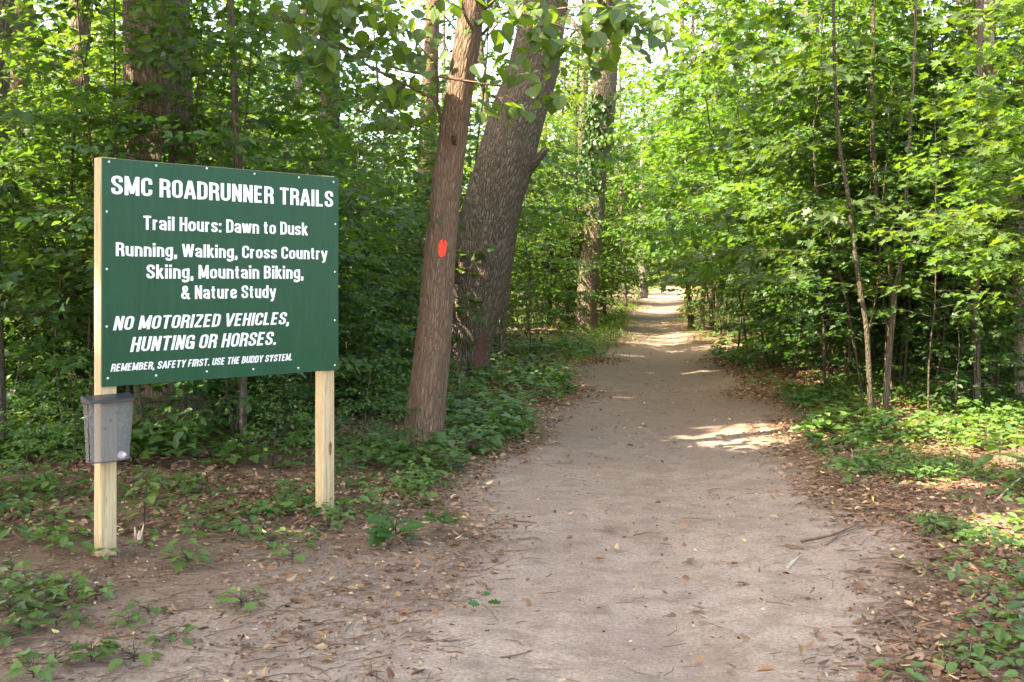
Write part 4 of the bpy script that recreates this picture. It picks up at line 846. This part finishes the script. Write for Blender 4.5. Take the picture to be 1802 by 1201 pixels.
place_all(HB2, [(1705, 995), (1765, 1005), (1740, 1055), (1640, 930), (1660, 945), (1790, 1090), (1745, 1100), (1720, 1150), (1620, 860), (1690, 880), (1600, 835), (1750, 840), (1560, 810), (1690, 1180), (1780, 1180), (1580, 1190), (1640, 1010), (1510, 760)],
          'low broad leaved plant among dry leaves right of the trail', 'low plants right of the trail', (.7, 1.2))
HB3 = [herb('big_leaf_seedling', '', 8, 8, .32, .16, OVAL, M['herb'], spread=.05), herb('big_leaf_seedling', '', 9, 7, .25, .14, BROAD, M['herb'], spread=.05)]
place_all(HB3, [(1760, 830), (1790, 810), (1735, 790), (1720, 800), (1800, 870), (1640, 740)], 'taller seedling with long hanging leaves at the right edge of the view', 'tall seedlings on the right', (.7, 1.1))
HB4 = [herb('pale_seedling', 'thin pale green seedling with drooping leaves between the sign posts', 10, 7, .30, .11, OVAL, M['herb'], spread=.03)]
place_all(HB4, [(255, 940)], 'thin pale green seedling with drooping leaves between the sign posts', 'pale seedling', (1, 1))
# young shrubs just behind and beside the sign, under the trees
for k, (x, y, i, s) in enumerate([(70, 800, 2, .55), (130, 830, 0, .45), (330, 800, 2, .5), (480, 820, 2, .5), (520, 780, 0, .45), (40, 870, 2, .45), (380, 760, 0, .5), (640, 800, 2, .55), (690, 830, 2, .35), (610, 860, 2, .35), (650, 740, 0, .6), (700, 700, 1, .6), (610, 720, 1, .6), (100, 740, 1, .6), (30, 730, 3, .6), (640, 640, 3, .6), (800, 720, 2, .35)]):
    g = gpt(x, y); put(LOWS[i], g[0], g[1], rg.uniform(0, 6.28), s, 'low green bush of small leaves around and behind the sign posts', 'bushes by the sign')
for k, (x, Yd, i, s) in enumerate([(225, 8.9, 4, .95), (120, 9.3, 2, 1.05), (180, 9.0, 0, .9), (330, 9.1, 1, .9), (410, 9.0, 0, .95), (265, 8.6, 2, .9), (225, 10.9, 3, .8)]):
    put(SAPS[i], (x-CX)*Yd/F, Yd, 1.3*k, s, 'sapling whose leaves hang before the great trunk behind the sign', 'saplings before the great trunk')
for k, (dd, Yd, i, s, ti) in enumerate([(1.0, 12.2, 3, 1.0, -.16), (.8, 13.8, 0, 1.15, -.2), (.7, 15.6, 1, 1.1, -.2), (.7, 17.5, 3, 1.05, -.2), (.6, 19.5, 0, 1.35, -.2), (.6, 21.5, 1, 1.25, -.22), (.6, 24, 3, 1.2, -.2), (.7, 27, 1, 1.45, -.22), (.7, 30, 3, 1.4, -.2)]):
    put(SAPS[i], tc(Yd)+tw(Yd)+dd, Yd, 1.7*k, s, 'leaning sapling that reaches over the right edge of the trail', 'saplings leaning over the trail', (0, ti))
for k, (dd, Yd, i, s, ti) in enumerate([(1.6, 33, 2, 1.0, -.2), (-1.8, 36, 0, 1.0, .2), (1.5, 39, 1, 1.0, -.2), (-1.8, 44, 3, .95, .16), (1.6, 50, 3, 1.05, -.18), (-1.6, 56, 1, 1.2, .15)]):
    put(MIDS[i], tc(Yd)+dd*1.6, Yd, 1.7*k, s, 'leafy tree arching over the far trail', 'trees arching over the far trail', (0, ti))
# sunlit bush by the bend
for k, (x, y, s) in enumerate([(1255, 590, 1.), (1285, 585, .7)]):
    g = gpt(x, y); put(LOWS[2], g[0], g[1], k*2., s, 'sunlit pale green bush beside the fallen log at the bend' if k == 0 else 'smaller sunlit bush right behind the fallen log', 'sunlit bushes')

# fallen oak sprigs on the sand
def sprig(label, x, y, rz, n, seed, L=.17):
    r_ = np.random.default_rng(seed); g = gpt(x, y)+[0, 0, .02]; e = empty('oak_sprig', g, label, 'leaves', 'fallen oak sprigs', rz); mb = MB(); Tube([(0, -.14, .012), (0, -.05, .03), (0, .06, .03)], [.004, .0035, .002]).into(mb, 5); link(bpy.data.objects.new('stem', mb.mesh('stem', M['twig'], True)), e)
    a = np.linspace(-2.3, 2.3, n)+r_.normal(0, .15, n); q = np.c_[.02*np.sin(a), .04+.03*np.cos(a), np.full(n, .03)+r_.random(n)*.06]
    link(bpy.data.objects.new('leaves', leaf_mesh('leaves', M['oak'], [(OAK, q, np.c_[np.sin(a), np.cos(a), r_.uniform(-.1, .55, n)], np.array([0, 0, 1.])+r_.normal(0, .55, (n, 3)), L*r_.uniform(.8, 1.2, n), r_.uniform(.1, .8, n))])), e)
sprig('dark green fallen oak sprig lying at the edge of the sand, larger one', 700, 965, .5, 17, 1, .145)
sprig('smaller dark green oak sprig to the right of the larger one', 766, 943, -1.2, 9, 2, .115)
sprig('tiny bright green torn sprig lying alone on the sand', 855, 1088, .4, 4, 3, .06)
# loose sticks, each one a thing
def stick(name, label, pts, r, m='twig', group=None, cat='stick'):
    P = [gpt(x, y)+[0, 0, max(.006, r)+lift] for x, y, lift in pts]; c = P[0]; mb = MB(); p = spline(np.array(P)-c, 10); Tube(p, np.linspace(r, r*.55, 10), .1, int(abs(c[0]*100))).into(mb, 7)
    o = mb.build(name, M[m], None, True); o.location = [float(v) for v in c]; tag(o, label, cat, group); return o
stick('stick', 'longest pale stick pointing from the right verge onto the sand', [(1410, 955, 0), (1470, 942, .0), (1515, 924, .01)], .008)
stick('stick', 'second pale stick crossing just below the longest one', [(1452, 962, 0), (1490, 940, .01), (1555, 918, .0)], .006)
stick('stick', 'short grey flat piece of wood lying on the right of the sand', [(1385, 1002, -.006), (1396, 991, -.004), (1406, 981, -.006)], .012, 'palewood')
stick('stick', 'long brown stick lying along the lower right verge', [(1540, 1094, 0), (1590, 1090, .01), (1640, 1092, 0)], .007)
stick('stick', 'crooked dark twig standing in the lower right litter', [(1560, 1075, 0), (1590, 1110, .02), (1610, 1140, 0)], .006)
stick('stick', 'pale thin stick leaning in leaves at the right edge', [(1752, 885, .0), (1780, 870, .05), (1815, 850, .09)], .008, 'palewood')
stick('stick', 'small dark forked twig on the sand near the middle', [(838, 1025, 0), (845, 1032, .01), (858, 1040, 0)], .005)
stick('stick', 'thin dark curved twig left of the middle of the sand', [(728, 1040, 0), (736, 1056, .005), (722, 1066, 0)], .005)
stick('stick', 'long thin brown twig across the lower middle of the sand', [(880, 1160, 0), (910, 1158, .006), (935, 1148, 0)], .004)
stick('stick', 'brown twig lying below the oak sprigs', [(700, 993, 0), (730, 997, .003), (758, 1000, 0)], .005)
stick('stick', 'short twig near the upper middle of the sand', [(1115, 944, 0), (1140, 940, .004), (1162, 941, 0)], .004)
stick('stick', 'dark twig crossing the sand at left centre', [(905, 918, 0), (930, 921, .006), (945, 922, 0)], .006)
stick('fallen_branch', 'curved fallen branch lying between the sign and the blazed trunk', [(588, 762, .12), (615, 775, .06), (650, 782, .03), (690, 778, .0)], .022, 'twig', None, 'branch')
stick('fallen_branch', 'bleached leaning dead branch behind the sign near the stem', [(340, 780, .05), (380, 765, .2), (415, 752, .42)], .018, 'twig', None, 'branch')
stick('fallen_log', 'pale sunlit fallen log at the right side of the bend', [(1318, 600, .10), (1295, 590, .25), (1262, 583, .42)], .075, 'palewood', None, 'log')
stick('fallen_branch', 'leaning bare branch above the fallen log in the thicket', [(1335, 605, .3), (1310, 600, 1.1), (1295, 600, 1.9)], .035, 'twig', None, 'branch')
# broken stub by the left post
g = gpt(243, 950); e = empty('tree_stub', g, 'small splintered stub of a sapling right of the left post', 'stub'); mb = MB()
for dx, hh, r in ((-.012, .07, .009), (.004, .05, .011), (.018, .085, .007), (.008, .03, .016)): Tube([(dx, 0, -.03), (dx*1.2, 0, hh*.5), (dx*1.7, .004, hh)], [r, r*.9, r*.35]).into(mb, 7)
mb.build('splintered_wood', M['palewood'], e, True)
# stones
def stone(label, x, y, r, seed):
    r_ = np.random.default_rng(seed); g = gpt(x, y); mb = MB(); nu, nv = 16, 9; vs = []
    for i in range(nv):
        for j in range(nu):
            t, p = pi*i/(nv-1), 2*pi*j/nu; k = 1+.18*float(noise(np.cos(p)*1.7+seed, np.sin(p)*1.7+i*.5, seed)); vs.append((r*1.4*k*sin(t)*cos(p), r*k*sin(t)*sin(p), r*.62*k*cos(t)))
    mb.add(vs, [(i*nu+j, (i+1)*nu+j, (i+1)*nu+(j+1) % nu, i*nu+(j+1) % nu) for i in range(nv-1) for j in range(nu)])
    o = mb.build('stone', M['stone'], None, True); o.location = [float(v) for v in g+[0, 0, r*.2]]; tag(o, label, 'stone')
M['stone'] = plain('tan_stone', (.30, .19, .12), .85, (.19, .12, .08), 25, .2)
stone('rounded tan stone in leaves at the left edge below the sign', 22, 1008, .038, 3)
stone('flat reddish stone half buried in soil at lower left', 180, 1140, .038, 5)
# loose dead leaves on the bare sand
dl = [leaf_mesh('dead_leaf', M['litter'], [(t_, np.zeros((1, 3)), np.array([[0, 1., .15]]), np.array([[.35, 0, 1.]]), np.array([z_]), np.array([v]))]) for v, t_, z_ in ((.3, OAK, .075), (.55, NARROW, .07), (.8, CRISP, .06))]
for k, (x, y) in enumerate([(825, 1076), (935, 1070), (1178, 866), (1060, 930), (1190, 1088), (1250, 1090), (1240, 1075), (1410, 1155), (1555, 1155), (748, 1180), (1175, 953), (1085, 968), (1210, 985), (805, 1000), (880, 1010), (1320, 1030), (1330, 1185), (1000, 905), (690, 1010), (525, 1015), (580, 1020), (1295, 1180), (1050, 985)]):
    o = link(bpy.data.objects.new('dead_leaf', dl[k % 3])); g = gpt(x, y); o.location = [float(v) for v in g+[0, 0, .006]]; o.rotation_euler = (0, 0, rg.uniform(0, 6.28)); tag(o, 'single curled dry leaf lying on the bare sand', 'leaf', 'dry leaves on the sand')
for p in ALLP:
    if ALLP.index(p) not in USED:
        for c in list(p.children): bpy.data.objects.remove(c)
        bpy.data.objects.remove(p)
